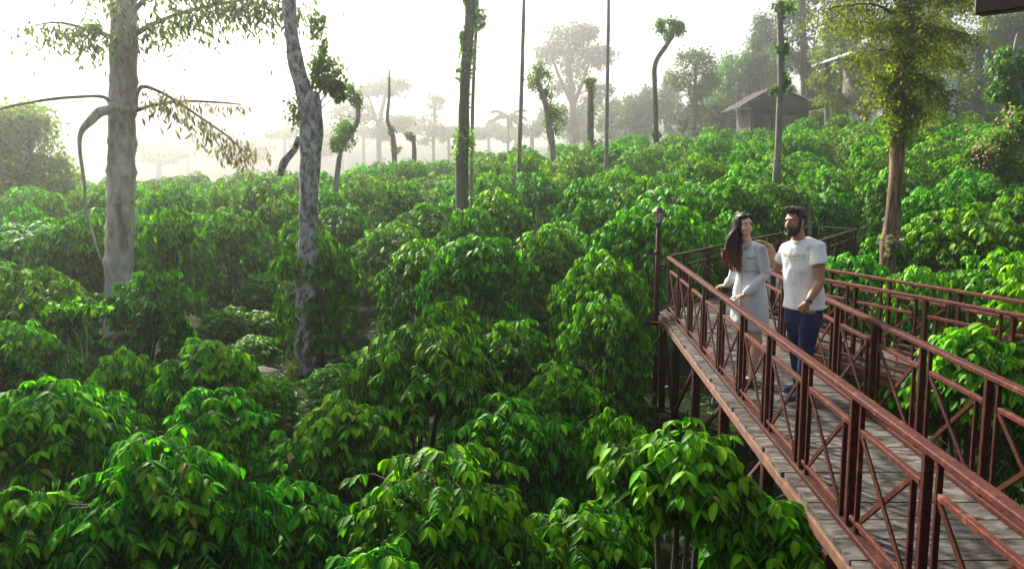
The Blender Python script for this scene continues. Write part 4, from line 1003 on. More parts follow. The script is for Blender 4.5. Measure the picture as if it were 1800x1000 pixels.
m = MB(); m.box(((xl+xr)/2, YC+2.2, (gzc+ze)/2-.1), (xr-xl, 4, ze-gzc+.2)); part(m, 'wall', wood, cabin)
m = MB()
m.add([(xel+.15, YC-.8, ze-.05), (xer-.15, YC-.8, ze-.05), (xa, YC-.8, za-.08), (xel+.15, YC-.7, ze-.05), (xer-.15, YC-.7, ze-.05), (xa, YC-.7, za-.08)], [(0, 1, 2), (3, 5, 4), (0, 3, 4, 1), (1, 4, 5, 2), (2, 5, 3, 0)]); part(m, 'gable', wood, cabin)
for a_, zz_, nm in ((xel, ze-.05, 'roof'), (xer, ze-.05, 'roof')):
    m = MB(); p0 = Vector((xa, YC-.9, za)); p1 = Vector((a_, YC-.9, zz_)); t = .1
    V = [(p0.x, YC-.9, p0.z), (p1.x, YC-.9, p1.z), (p1.x, YC+4.8, p1.z), (p0.x, YC+4.8, p0.z)]
    V += [(x, y, z+t) for x, y, z in V]; m.add(V, [(0, 1, 2, 3), (4, 7, 6, 5), (0, 4, 5, 1), (1, 5, 6, 2), (2, 6, 7, 3), (3, 7, 4, 0)])
    rf = part(m, nm, roofm, cabin)
    m = MB(); m.bar(Vector((p0.x, YC-.93, p0.z+.12)), Vector((p1.x, YC-.93, p1.z+.12)), .05, .12, up=(0, 1, 0)); o = m.build('verge_board', metal if a_ > xa else wood); o.parent = rf; o.data.transform(Matrix.Translation(-cabin.location))
for u in (1325, 1356, 1400, 1418):
    m = MB(); x = CP(u, 195).x; m.box((x, YC-.2, (gzc+ze)/2), (.14, .14, ze-gzc)); part(m, 'veranda_post', wood, cabin)
m = MB(); m.box(((xl+xr)/2, YC-.2, CP(0, 186).z), (xr-xl, .1, .14)); part(m, 'veranda_beam', wood, cabin)
for u0, u1 in ((1343, 1362), (1364, 1383)):
    m = MB(); x0, x1 = CP(u0, 195).x, CP(u1, 195).x; m.box(((x0+x1)/2, YC+.17, gzc+.95), (x1-x0, .06, 1.9)); part(m, 'wall_panel', panel, cabin)
x0 = CP(1393, 195).x; m = MB(); m.box((x0, YC+.17, gzc+.9), (.7, .05, 1.8)); dr = part(m, 'door', panel, cabin)
m = MB(); m.box((CP(1410, 195).x, YC+.17, gzc+1.2), (.6, .05, .8)); part(m, 'window', glass, cabin)
# white two-storey house
YH = 51.5
hz = aty(1600, 232, YH).z - .6
house = empty('house', (aty(1600, 0, YH).x, YH, hz), 'white two-storey house with bluish metal roofs, mostly hidden by trees', 'house')
white = noisy('white_plaster', [(.3, (.55, .56, .58)), (.7, (.72, .73, .75))], 2, rough=.8)
def HP(u, v): return aty(u, v, YH)
def hbox(u0, v0, u1, v1, d0, d1, name, mt, zb_=None):
    a = HP(u0, v0); b = HP(u1, v1); z0 = b.z if zb_ is None else zb_
    m = MB(); m.box(((a.x+b.x)/2, YH+(d0+d1)/2, (a.z+z0)/2), (b.x-a.x, d1-d0, a.z-z0)); return part(m, name, mt, house)
hbox(1552, 172, 1664, 232, 0, 5, 'wall', white, hz-.4)
hbox(1540, 104, 1652, 172, .8, 5, 'upper_wall', panel)
hbox(1560, 180, 1576, 206, -.03, .05, 'window', glass); hbox(1590, 180, 1604, 206, -.03, .05, 'window', glass); hbox(1625, 182, 1642, 232, -.03, .05, 'door', panel)
hbox(1570, 115, 1595, 150, .75, .85, 'window', glass); hbox(1610, 115, 1632, 150, .75, .85, 'window', glass)
hbox(1659, 120, 1669, 212, -.6, -.35, 'corner_post', white)
for (ua, va, ub, vb) in ((1486, 98, 1562, 80), (1562, 80, 1672, 124)):
    a = HP(ua, va); b = HP(ub, vb); m = MB(); V = [(a.x, YH-.9, a.z), (b.x, YH-.9, b.z), (b.x, YH+5.6, b.z), (a.x, YH+5.6, a.z)]
    V += [(x, y, z+.13) for x, y, z in V]; m.add(V, [(0, 1, 2, 3), (4, 7, 6, 5), (0, 4, 5, 1), (1, 5, 6, 2), (2, 6, 7, 3), (3, 7, 4, 0)]); part(m, 'roof', metal, house)
hbox(1548, 164, 1670, 170, -.8, .8, 'lower_roof', metal)

# eave of the viewing building, upper right corner, close to the camera
ev = MB()
p = [aty(1717, 8, 3.2), aty(1729, 30, 3.1), aty(1900, -4, 2.6), aty(1900, -60, 2.6)]
a = aty(1718, 4, 3.2); b = aty(1900, -32, 2.45)
e0 = aty(1717, 26, 3.2); d = Vector((.72, -.75, .01)).normalized(); e0 = e0 + Vector((0, 0, .07))
ev.bar(e0, e0 + d*2.6, .07, .15, bev=.006)
dk = noisy('dark_brown_eave_paint', [(.3, (.035, .02, .018)), (.7, (.07, .04, .035))], 5, rough=.5)
eave = empty('roof_eave', e0, 'dark brown beam end of a roof eave poking into the top right corner', 'roof eave')
part(ev, 'fascia_board', dk, eave)
ev = MB(); q = e0 + Vector((.06, .03, .085)); nrm = Vector((.75, .72, 0)); 
V = [q, q + d*2.6, q + d*2.6 + nrm*1.6 + Vector((0, 0, .45)), q + nrm*1.6 + Vector((0, 0, .45))]; V = [v[:] for v in V] + [(v.x, v.y, v.z+.03) for v in V]
ev.add(V, [(0, 1, 2, 3), (4, 7, 6, 5), (0, 4, 5, 1), (1, 5, 6, 2), (2, 6, 7, 3), (3, 7, 4, 0)]); part(ev, 'roof_sheet', dk, eave)


# unseen lodge inferred from the eave, added to block sky light behind the camera
lodge = empty('lodge', (0, -3, 0), 'unseen dark lodge behind the camera, inferred from the eave, added to block sky light', 'building')
m = MB(); m.box((1.5, -4.6, 3.2), (19, 5, 6.4)); part(m, 'wall', dk, lodge)
m = MB(); m.add([(-9, -1.2, 6.2), (12, -1.2, 6.2), (12, -5, 8.6), (-9, -5, 8.6), (-9, -8.6, 6.2), (12, -8.6, 6.2)], [(0, 1, 2, 3), (3, 2, 5, 4), (0, 3, 4), (1, 5, 2), (0, 4, 5, 1)]); part(m, 'roof', dk, lodge)
m = MB(); m.box((1.5, -1.1, 2.55), (12, 2.6, .12)); part(m, 'balcony', dk, lodge)
for x in (-2.2, .6, 3.6):
    m = MB(); m.box((x, -2.06, 3.9), (1.2, .06, 1.4)); part(m, 'window', bpy.data.materials['dark_window_glass'], lodge)
for i, (x, y, h) in enumerate([(-17, -2, 13), (-20, -12, 15), (-11, -14, 16), (0, -16, 17), (11, -15, 15), (19, -8, 14), (23, 2, 12), (-26, 4, 11)]):  # unseen trees added around the lodge to cut sky light from behind
    r = np.random.default_rng(900+i); z0 = gz(x, max(y, -30)); root = empty('dark_tree', (x, y, z0), 'unseen dark tree added to block sky light, ' + ['just left of the lodge', 'off the left rear corner of the lodge', 'behind the left part of the lodge', 'behind the middle of the lodge', 'behind the right part of the lodge', 'off the right rear corner of the lodge', 'right of the lodge', 'farthest left of the lodge'][i], 'tree', 'unseen wood added behind the camera to block sky light')
    mb, pp = trunk_mesh([(x, y, z0-.3), (x+.3, y, z0+h*.4), (x, y+.2, z0+h*.8)], [.3, .24, .1], 8, .2, i); part(mb, 'trunk', M['dark_bark'], root, True)
    me, cs = crown_leaves([(Vector((x, y, z0+h*.62)), h*.33, h*.33, h*.36, 1)], 5200, .34, r, TT, 40, .34); under(link_mesh('crown', me, None, M['tree_leaf']), root)

# ------------------------------------------------------------------ people
def cap(mb, p0, p1, r0, r1, wide=1.0, side=None, n=14):
    p0 = Vector(p0); p1 = Vector(p1); d = (p1-p0).normalized()
    s_ = Vector(side) if side is not None else Vector((.3, .8, .52))
    if abs(d.dot(s_.normalized())) > .97: s_ = Vector((1, 0, 0))
    x = (s_ - d*s_.dot(d)).normalized(); y = d.cross(x)
    rings = []
    for a in (-68, -45, -22, 0): rings.append((p0 + d*r0*math.sin(math.radians(a)), r0*math.cos(math.radians(a))))
    for a in (0, 22, 45, 68): rings.append((p1 + d*r1*math.sin(math.radians(a)), r1*math.cos(math.radians(a))))
    V = []; F = []
    for c, r_ in rings:
        for k in range(n):
            t = 2*math.pi*k/n; V.append((c + x*r_*wide*math.cos(t) + y*r_*math.sin(t))[:])
    for i in range(len(rings)-1):
        for k in range(n):
            a = i*n+k; b = i*n+(k+1) % n; F.append((a, b, b+n, a+n))
    V.append((p0-d*r0)[:]); V.append((p1+d*r1)[:]); c0 = len(V)-2; m = (len(rings)-1)*n
    for k in range(n): F.append((c0, (k+1) % n, k)); F.append((c0+1, m+k, m+(k+1) % n))
    mb.add(V, F)
def chain(mb, pts, rad, **kw):
    for i in range(len(pts)-1): cap(mb, pts[i], pts[i+1], rad[i], rad[i+1], **kw)
def ell(mb, c, rad, R=None, n=16):
    V = []; F = []; k = 10
    for i in range(1, k):
        a = math.pi*i/k
        for j in range(n):
            b = 2*math.pi*j/n; v = Vector((rad[0]*math.sin(a)*math.cos(b), rad[1]*math.sin(a)*math.sin(b), rad[2]*math.cos(a)))
            if R is not None: v = R @ v
            V.append((v+Vector(c))[:])
    for i in range(k-2):
        for j in range(n):
            a = i*n+j; b = i*n+(j+1) % n; F.append((a, a+n, b+n, b))
    t = Vector((0, 0, rad[2])); t = R @ t if R is not None else t
    V.append((Vector(c)+t)[:]); V.append((Vector(c)-t)[:]); q = len(V)-2
    for j in range(n): F.append((q, j, (j+1) % n)); F.append((q+1, (k-2)*n+(j+1) % n, (k-2)*n+j))
    mb.add(V, F)
def loft(mb, rings, side, n=28):               # rings: (centre, a along side, b across, [normal]) closed flat ends
    V = []; F = []
    side = Vector(side).normalized()
    for i, (c, a, b) in enumerate(rings):
        c = Vector(c); d = (Vector(rings[min(i+1, len(rings)-1)][0]) - Vector(rings[max(i-1, 0)][0])).normalized()
        x = (side - d*side.dot(d)).normalized(); y = d.cross(x)
        for k in range(n):
            t = 2*math.pi*k/n; V.append((c + x*a*math.cos(t) + y*b*math.sin(t))[:])
    for i in range(len(rings)-1):
        for k in range(n):
            a = i*n+k; b = i*n+(k+1) % n; F.append((a, b, b+n, a+n))
    V.append(Vector(rings[0][0])[:]); V.append(Vector(rings[-1][0])[:]); c0 = len(V)-2; m = (len(rings)-1)*n
    for k in range(n): F.append((c0, (k+1) % n, k)); F.append((c0+1, m+k, m+(k+1) % n))
    mb.add(V, F)
def fused(mb, name, mat, parent, voxel=.006, smooth=3, wrinkle=0.0, wf=14, disp=None):
    o = mb.build('tmp', None); 
    md = o.modifiers.new('r', 'REMESH'); md.mode = 'VOXEL'; md.voxel_size = voxel
    if smooth: ms = o.modifiers.new('s', 'SMOOTH'); ms.factor = .5; ms.iterations = smooth
    bpy.context.view_layer.update()
    me = bpy.data.meshes.new_from_object(o.evaluated_get(bpy.context.evaluated_depsgraph_get()))
    bpy.data.objects.remove(o)
    me.name = name
    if wrinkle:
        n = len(me.vertices); co = np.empty(n*3, np.float32); no = np.empty(n*3, np.float32)
        me.vertices.foreach_get('co', co); me.vertices.foreach_get('normal', no); co = co.reshape(-1, 3); no = no.reshape(-1, 3)
        h = np.array([noise.noise(Vector((c[0]*wf, c[1]*wf, c[2]*wf*.55))) + .5*noise.noise(Vector((c[0]*wf*2, c[1]*wf*2, c[2]*wf*1.3+9))) for c in co.tolist()])
        co = co + no*(h*wrinkle)[:, None].astype(np.float32); me.vertices.foreach_set('co', co.ravel())
    me.materials.clear(); me.materials.append(mat); me.shade_smooth(); me.update()
    ob = link_mesh(name, me, None); return under(ob, parent)
def hand(mb, wrist, fwd, palm_n, left, size=1.0, curl=(.25, .5, .5), spread=.12):
    """palm, four unequal fingers bending towards the palm side, thumb leaving the side of the palm"""
    f = Vector(fwd).normalized(); pn = Vector(palm_n); pn = (pn - f*pn.dot(f)).normalized()   # pn: direction the palm faces
    s_ = f.cross(pn).normalized()*(1 if left else -1)                                           # towards the thumb
    k = size; w0 = Vector(wrist)
    kn = w0 + f*.088*k
    cap(mb, w0 + f*.005, w0 + f*.03*k, .024*k, .026*k, 1.15, s_)
    cap(mb, w0 + f*.035*k + s_*.012*k, kn + s_*.018*k, .018*k, .015*k, 1.3, s_); cap(mb, w0 + f*.035*k - s_*.012*k, kn - s_*.018*k - f*.006*k, .018*k, .014*k, 1.3, s_)
    for i, (off, L_) in enumerate(((.031, .068), (.0105, .078), (-.0105, .072), (-.030, .056))):
        p = kn + s_*off*k - f*abs(off)*.15; a = 0; d = (f + s_*(spread*(1.5-i)*.5)).normalized()
        for j, (q, c) in enumerate(zip((.45, .3, .25), curl)):
            a += c; dd = (d*math.cos(a) + pn*math.sin(a)).normalized(); p2 = p + dd*L_*q*k
            cap(mb, p, p2, (.0092-.0009*j)*k, (.0086-.0009*j)*k, n=10); p = p2
    t0 = w0 + f*.025*k + s_*.024*k; d1 = (f*.75 + s_*.62 + pn*.2).normalized(); t1 = t0 + d1*.038*k; d2 = (f*.95 + s_*.25 + pn*.3).normalized(); t2 = t1 + d2*.03*k; t3 = t2 + (d2+pn*.3).normalized()*.022*k
    cap(mb, t0, t1, .014*k, .0115*k, n=10); cap(mb, t1, t2, .0108*k, .010*k, n=10); cap(mb, t2, t3, .0098*k, .0085*k, n=10)
def skinmat(name, c):
    m = noisy(name, [(.3, tuple(q*.88 for q in c)), (.7, tuple(min(1, q*1.1) for q in c))], 30, rough=.5, bs_=.05, dist=.001, spec=.35)
    b = m.node_tree.nodes['Principled BSDF']; b.inputs['Subsurface Weight'].default_value = .12; b.inputs['Subsurface Radius'].default_value = (.02, .008, .005); b.inputs['Subsurface Scale'].default_value = .5
    return m
def cloth(name, c, rough=.85, sc_=60): return noisy(name, [(.3, tuple(q*.86 for q in c)), (.7, c)], sc_, rough=rough, bs_=.12, dist=.002, spec=.2)
def head_prims(mb, hc, f, female=False, tilt=0):
    f = Vector(f).normalized(); z = Vector((0, 0, 1)); l = z.cross(f).normalized()
    f = (f + z*tilt).normalized(); z = f.cross(l).normalized()
    R = Matrix((l, f, z)).transposed(); k = .93 if female else 1.0
    Q = lambda a, b, c: Vector(hc) + l*a*k + f*b*k + z*c*k
    ell(mb, Q(0, -.012, .035), (.074*k, .096*k, .088*k), R); ell(mb, Q(0, .03, -.02), (.062*k, .062*k, .08*k), R)
    ell(mb, Q(0, .045, -.08), ((.04 if female else .05)*k, .044*k, .036*k), R)
    ell(mb, Q(.036, .055, -.035), (.026*k, .026*k, .03*k), R); ell(mb, Q(-.036, .055, -.035), (.026*k, .026*k, .03*k), R)
    cap(mb, Q(0, .088, .012), Q(0, .108, -.028), .008*k, .0125*k); cap(mb, Q(-.010, .1, -.032), Q(.010, .1, -.032), .008*k, .008*k)
    cap(mb, Q(-.036, .08, .026), Q(.036, .08, .026), .012*k, .012*k)
    cap(mb, Q(-.014, .090, -.066), Q(.014, .090, -.066), .0085*k, .0085*k)
    for s_ in (-1, 1): ell(mb, Q(.076*s_, -.008, -.012), (.011*k, .02*k, .031*k), R)
    return Q, R, k
def face_parts(Q, R, k, root, lipc, smile=True):
    wh = plain('eye_white', (.75, .72, .68), .3) if 'eye_white' not in bpy.data.materials else bpy.data.materials['eye_white']
    dk_ = bpy.data.materials.get('eye_dark') or plain('eye_dark', (.02, .012, .008), .2)
    for s_ in (-1, 1):
        mb = MB(); ell(mb, Q(.030*s_, .083, .004), (.011*k, .007*k, .0048*k), R, 10); e = part(mb, 'eye', wh, root, True)
        mb = MB(); ell(mb, Q(.030*s_, .087, .004), (.007*k, .005*k, .0056*k), R, 8); p = mb.build('iris', dk_, None, True); p.parent = e; p.data.transform(Matrix.Translation(-root.location)) 
        mb = MB(); cap(mb, Q(.016*s_, .0945, .023), Q(.046*s_, .083, .026), .0042*k, .003*k, n=8); part(mb, 'eyebrow', dk_, root, True)
    lp = plain('lips', lipc, .4)
    mb = MB(); pts = [Q(-.026, .083, -.058), Q(-.013, .0965, -.066), Q(0, .1, -.068), Q(.013, .0965, -.066), Q(.026, .083, -.058)]
    mb.tube(pts, [.002, .0055, .0065, .0055, .002], 8); mo = part(mb, 'mouth', lp, root, True)
    mb = MB(); pts = [Q(-.017, .094, -.0615), Q(0, .1035, -.0655), Q(.017, .094, -.0615)]; mb.tube(pts, [.0015, .0036, .0015], 8)
    t = mb.build('teeth', wh, None, True); t.parent = mo; t.data.transform(Matrix.Translation(-root.location))

# --- the man
YM = 7.78
def mp(u, v, dy=0): return aty(u, v, YM+dy)
man = empty('person', (mp(1408, 700).x, YM, DECK), 'bearded man in white printed t-shirt and dark blue jeans, left hand in his pocket', 'person')
skin = skinmat('brown_skin', (.44, .225, .14)); skin_w = skinmat('light_brown_skin', (.64, .39, .28))
lm = Vector((.73, -.68, 0))
Ls, Rs = mp(1436, 436, -.13), mp(1385, 438, .13)
b = MB()
Qm, Rm, km = head_prims(b, mp(1398, 389), (-.84, -.54, 0))
chain(b, [Qm(0, -.02, -.06), mp(1405, 424)], [.056, .062]); chain(b, [mp(1405, 424), mp(1408, 440)], [.06, .06])
cap(b, Ls, Rs, .045, .045); loft(b, [(mp(1411, 436), .12, .06), (mp(1411, 455), .14, .08), (mp(1412, 500), .125, .075), (mp(1412, 532), .12, .07)], lm)
el, wl = mp(1442, 496, -.2), mp(1420, 531, -.25)
chain(b, [Ls, (Ls+el)/2, el, el.lerp(wl, .3), wl], [.058, .056, .042, .046, .029])
hand(b, wl, mp(1405, 547, -.2)-wl, Vector((.5, .8, 0)), True, .95, (.35, .6, .5))
er, wr = mp(1366, 472, .25), mp(1354, 434, .34)
chain(b, [Rs, (Rs+er)/2, er, er.lerp(wr, .3), wr], [.058, .054, .04, .043, .028])
hand(b, wr, mp(1332, 420, .36)-wr + Vector((0, 0, .01)), Vector((-.2, 0, -1)), False, .95, (.25, .3, .25))
chain(b, [mp(1424, 548, -.08), mp(1417, 622, -.1), Vector((mp(1408, 690, -.12).x, YM-.12, DECK+.1))], [.08, .055, .036]); chain(b, [mp(1401, 548, .08), mp(1401, 615, .12), Vector((mp(1406, 680, .16).x, YM+.16, DECK+.1))], [.08, .055, .036])
fused(b, 'body', skin, man, .0055, 2)
# t-shirt
b = MB()
loft(b, [(mp(1407, 421), .075, .07), (mp(1409, 427), .125, .085), (mp(1411, 434), .185, .1), (mp(1411, 447), .20, .122), (mp(1411, 470), .196, .128), (mp(1412, 500), .184, .122), (mp(1413, 525), .19, .128), (mp(1413, 541), .195, .132)], lm, 32)
loft(b, [(Ls+Vector((-.05, .04, .03)), .07, .06), (Ls, .08, .074), (Ls.lerp(mp(1440, 466, -.18), .6), .077, .074), (mp(1440, 466, -.18), .076, .073)], Vector((0, 1, 0)))
loft(b, [(Rs+Vector((.05, -.04, .03)), .07, .06), (Rs, .078, .072), (mp(1374, 459, .21), .072, .07)], Vector((0, 1, 0)))
shirt = fused(b, 't_shirt', cloth('white_cotton', (.90, .92, .95)), man, .006, 3, .011, 9)
# collar
b = MB(); c0 = mp(1407, 421.5); pts = [c0 + lm*.078*math.cos(t) + Vector((-.68, -.73, 0))*.074*math.sin(t) + Vector((0, 0, -.018*max(0, math.sin(t)))) for t in np.linspace(0, 2*math.pi, 25)]
b.tube(pts, .007, 8, cap=False); part(b, 'collar', bpy.data.materials['white_cotton'], man, True)
# jeans
b = MB(); denim = cloth('dark_blue_denim', (.016, .032, .085), .85, 40)
loft(b, [(mp(1412, 528), .17, .112), (mp(1412, 550), .18, .123), (mp(1412, 566), .178, .12), (mp(1412, 578), .15, .1)], lm)
loft(b, [(mp(1424, 552, -.07), .1, .098), (mp(1421, 580, -.09), .094, .094), (mp(1417, 622, -.1), .07, .072), (mp(1413, 660, -.11), .062, .064), (Vector((mp(1408, 690, -.12).x, YM-.12, DECK+.09)), .058, .06)], lm)
loft(b, [(mp(1401, 552, .07), .1, .098), (mp(1400, 580, .09), .094, .094), (mp(1401, 615, .12), .07, .072), (mp(1404, 650, .14), .062, .064), (Vector((mp(1406, 680, .16).x, YM+.16, DECK+.09)), .058, .06)], lm)
fused(b, 'jeans', denim, man, .007, 3, .006, 12)
# shoes
navy = cloth('navy_canvas', (.03, .05, .12)); rub = plain('white_rubber', (.7, .7, .72), .6)
def shoe(ax, ay, d, mt, root, sole=True, nm='shoe'):
    d = Vector(d).normalized(); s_ = Vector((-d.y, d.x, 0)); p = Vector((ax, ay, DECK+.012)); b = MB()
    cap(b, p + Vector((0, 0, .045)) - d*.03, p + Vector((0, 0, .05)) + d*.06, .04, .043, 1, s_); cap(b, p + d*.06 + Vector((0, 0, .04)), p + d*.165 + Vector((0, 0, .032)), .044, .033, 1.15, s_)
    cap(b, p + Vector((0, 0, .05)), p + Vector((0, 0, .095)), .042, .042)
    sh = fused(b, nm, mt, root, .006, 3)
    b = MB(); pts = []
    for t in np.linspace(0, 2*math.pi, 20, endpoint=False):
        c = math.cos(t); w_ = .046 if c > -.2 else .04; pts.append(p + d*(.068 + .142*c) + s_*w_*math.sin(t)*(1.08 if c > 0 else 1))
    b.prism([(q.x, q.y) for q in pts], DECK+.001, DECK+.03); so = b.build('sole', rub, None, False); so.parent = sh; so.data.transform(Matrix.Translation(-root.location))
shoe(mp(1408, 700, -.12).x, YM-.12, (-.85, -.5, 0), navy, man); shoe(mp(1406, 690, .16).x, YM+.16, (-.95, -.3, 0), navy, man)
# watch
b = MB(); d = (wl-el).normalized(); q = wl - d*.012; b.tube([q-d*.012, q+d*.012], .036, 16); b2 = Vector((-.3, -.9, .3)).normalized(); b.tube([q+b2*.028, q+b2*.046], .02, 14); part(b, 'watch', plain('dark_steel_watch', (.10, .10, .11), .3, metal=.7), man, True)
# hair, beard
hairm = noisy('black_hair', [(.3, (.006, .005, .005)), (.7, (.02, .016, .014))], 60, rough=.5, bs_=.5, dist=.004)
b = MB(); ell(b, Qm(0, -.025, .055), (.081, .1, .083), Rm); ell(b, Qm(0, .03, .10), (.066, .066, .042), Rm); ell(b, Qm(0, .07, .098), (.052, .034, .03), Rm); ell(b, Qm(0, -.06, .0), (.07, .05, .07), Rm)
for s_ in (-1, 1): cap(b, Qm(.072*s_, .02, .04), Qm(.073*s_, .022, -.02), .013, .009)
r_ = random.Random(4)
for _ in range(150):
    a = r_.uniform(-.06, .06); c = r_.uniform(-.07, .09); p = Qm(a, c, .115 - .9*a*a*4 - max(0, -c)*.25); cap(b, p, p + Rm @ Vector((r_.uniform(-.01, .01), .018, r_.uniform(.008, .022))), .009, .004, n=6)
fused(b, 'hair', hairm, man, .005, 1, .003, 60)
b = MB()
for s_ in (-1, 1): chain(b, [Qm(.071*s_, .012, -.025), Qm(.062*s_, .03, -.075), Qm(.036*s_, .065, -.112), Qm(0, .082, -.122)], [.010, .019, .022, .024]); cap(b, Qm(.052*s_, .058, -.07), Qm(.03*s_, .078, -.09), .014, .016); chain(b, [Qm(0, .107, -.05), Qm(.02*s_, .1, -.052), Qm(.036*s_, .082, -.075)], [.008, .0085, .01])
cap(b, Qm(0, .085, -.095), Qm(0, .08, -.118), .017, .02)
fused(b, 'beard', hairm, man, .0045, 1, .002, 80)
face_parts(Qm, Rm, km, man, (.33, .12, .09))
# printed word on the chest, projected on the cloth
def print_on(target, text, centre, nrm, right, size, mat, root, line=None):
    cu = bpy.data.curves.new('t', 'FONT'); cu.body = text; cu.size = size; cu.align_x = 'CENTER'; cu.align_y = 'CENTER'; cu.space_character = 1.1; cu.offset = size*.018
    o = bpy.data.objects.new('t', cu); col.objects.link(o); bpy.context.view_layer.update()
    me = bpy.data.meshes.new_from_object(o.evaluated_get(bpy.context.evaluated_depsgraph_get())); bpy.data.objects.remove(o)
    bm = bmesh.new(); bm.from_mesh(me); bmesh.ops.triangulate(bm, faces=bm.faces[:]); bmesh.ops.subdivide_edges(bm, edges=[e for e in bm.edges if e.calc_length() > size*.2], cuts=2)
    if line:
        z = -size*.75; x0 = -size*1.6; 
        vs = [[bm.verts.new((x0 + i*size*3.2/12, z + j*size*.07, 0)) for i in range(13)] for j in range(2)]
        for i in range(12): bm.faces.new((vs[0][i], vs[0][i+1], vs[1][i+1], vs[1][i]))
    tm = target.data; off = Vector(root.location)
    bv = BVHTree.FromPolygons([(v.co+off)[:] for v in tm.vertices], [p.vertices[:] for p in tm.polygons])
    for v in bm.verts:
        w0 = centre + right*v.co.x + Vector((0, 0, 1))*v.co.y + nrm*.5
        h = bv.ray_cast(w0, -nrm)
        v.co = (h[0] + nrm*.003) if h[0] else w0
    bm.to_mesh(me); bm.free(); me.name = 'chest_print'; ob = link_mesh('chest_print', me, None, None); me.materials.clear(); me.materials.append(mat); return under(ob, root)
nm_ = Vector((-.68, -.73, 0)).normalized(); rt = Vector((.73, -.68, 0)).normalized()
print_on(shirt, 'WANDER', mp(1394, 449, -.05), nm_, rt, .052, plain('gold_print', (.62, .52, .28), .6), man, True)

# --- the woman
YW = 8.38
def wp(u, v, dy=0): return aty(u, v, YW+dy)
wom = empty('person', (wp(1318, 690).x, YW, DECK), 'woman with long auburn-tipped hair in pale grey shirt dress leaning on the rail', 'person')
lw = Vector((.65, -.76, 0)).normalized(); fw = Vector((-.76, -.65, 0)).normalized()
wLs, wRs = wp(1338, 436, -.13), wp(1299, 437, .12)
b = MB(); Qw, Rw, kw_ = head_prims(b, wp(1308, 396, 0), (.26, -.96, 0), True, .08)
chain(b, [Qw(0, -.015, -.05), wp(1313, 424)], [.046, .05]); chain(b, [wp(1313, 424), wp(1317, 440)], [.048, .05]); cap(b, wLs, wRs, .034, .034)
loft(b, [(wp(1318, 437), .10, .05), (wp(1318, 455), .11, .06), (wp(1317, 476), .085, .055), (wp(1317, 510), .12, .07), (wp(1317, 550), .12, .07)], lw)
wel = wp(1346, 484, -.16); rail_l = Vector((2.148, 8.26, DECK+RH+.03)); wwl = rail_l + Vector((.10, -.04, .022))
chain(b, [wLs, wel, wwl], [.034, .03, .023]); hand(b, wwl, Vector((-1, .22, -.12)), Vector((0, 0, -1)), True, .88, (.15, .65, .6))
rail_r = Vector((2.18, 9.02, DECK+RH+.03)); wer = wp(1288, 486, .3); wwr = rail_r + Vector((.09, -.08, .03))
chain(b, [wRs, wer, wwr], [.034, .03, .023]); hand(b, wwr, Vector((-.9, .5, -.15)), Vector((0, 0, -1)), False, .88, (.2, .7, .6))
ank = [Vector((wp(1320, 676, -.1).x, YW-.1, DECK+.11)), Vector((wp(1312, 670, .14).x, YW+.14, DECK+.11))]
for a_, hp, kn in ((ank[0], wp(1326, 545, -.08), wp(1331, 602, -.1)), (ank[1], wp(1310, 545, .08), wp(1313, 598, .12))):
    chain(b, [hp, kn, kn.lerp(a_, .3), a_], [.062, .05, .052, .032])
    d = Vector((-.8, -.45, 0)).normalized(); chain(b, [a_ + Vector((0, 0, -.045)) - d*.03, a_ + d*.06 - Vector((0, 0, .055)), a_ + d*.15 - Vector((0, 0, .075))], [.033, .033, .022], wide=1.15, side=Vector((-d.y, d.x, 0)))
    chain(b, [a_, a_ - Vector((0, 0, .05))], [.033, .034])
fused(b, 'body', skin_w, wom, .005, 2)
# shirt dress
dressm = cloth('pale_grey_linen', (.66, .69, .75), .85, 45)
b = MB()
loft(b, [(wp(1314, 425), .06, .058), (wp(1315, 430), .10, .075), (wp(1318, 436), .152, .085), (wp(1318, 447), .165, .112), (wp(1318, 458), .158, .118), (wp(1317, 474), .128, .095), (wp(1317, 490), .155, .112), (wp(1317, 515), .186, .13), (wp(1318, 550), .2, .138), (wp(1319, 578), .198, .138)], lw, 32)
loft(b, [(wLs+Vector((-.04, .03, .02)), .05, .045), (wLs, .064, .062), (wLs.lerp(wel, .5), .056, .056), (wel, .05, .05)], Vector((0, 1, 0)))
cap(b, wel, wel + (wwl-wel)*.1, .05, .048)
cf = wel.lerp(wwl, .92); loft(b, [(wel, .05, .05), (wel.lerp(wwl, .5), .048, .048), (wel.lerp(wwl, .78), .046, .046), (cf, .034, .034)], Vector((0, 0, 1)))
loft(b, [(wRs, .058, .058), (wRs.lerp(wer, .5), .052, .052), (wer, .048, .048)], Vector((0, 1, 0))); cap(b, wer, wer + (wwr-wer)*.1, .048, .046); loft(b, [(wer, .048, .048), (wer.lerp(wwr, .88), .036, .036)], Vector((0, 0, 1)))
dress = fused(b, 'shirt_dress', dressm, wom, .006, 3, .014, 8)
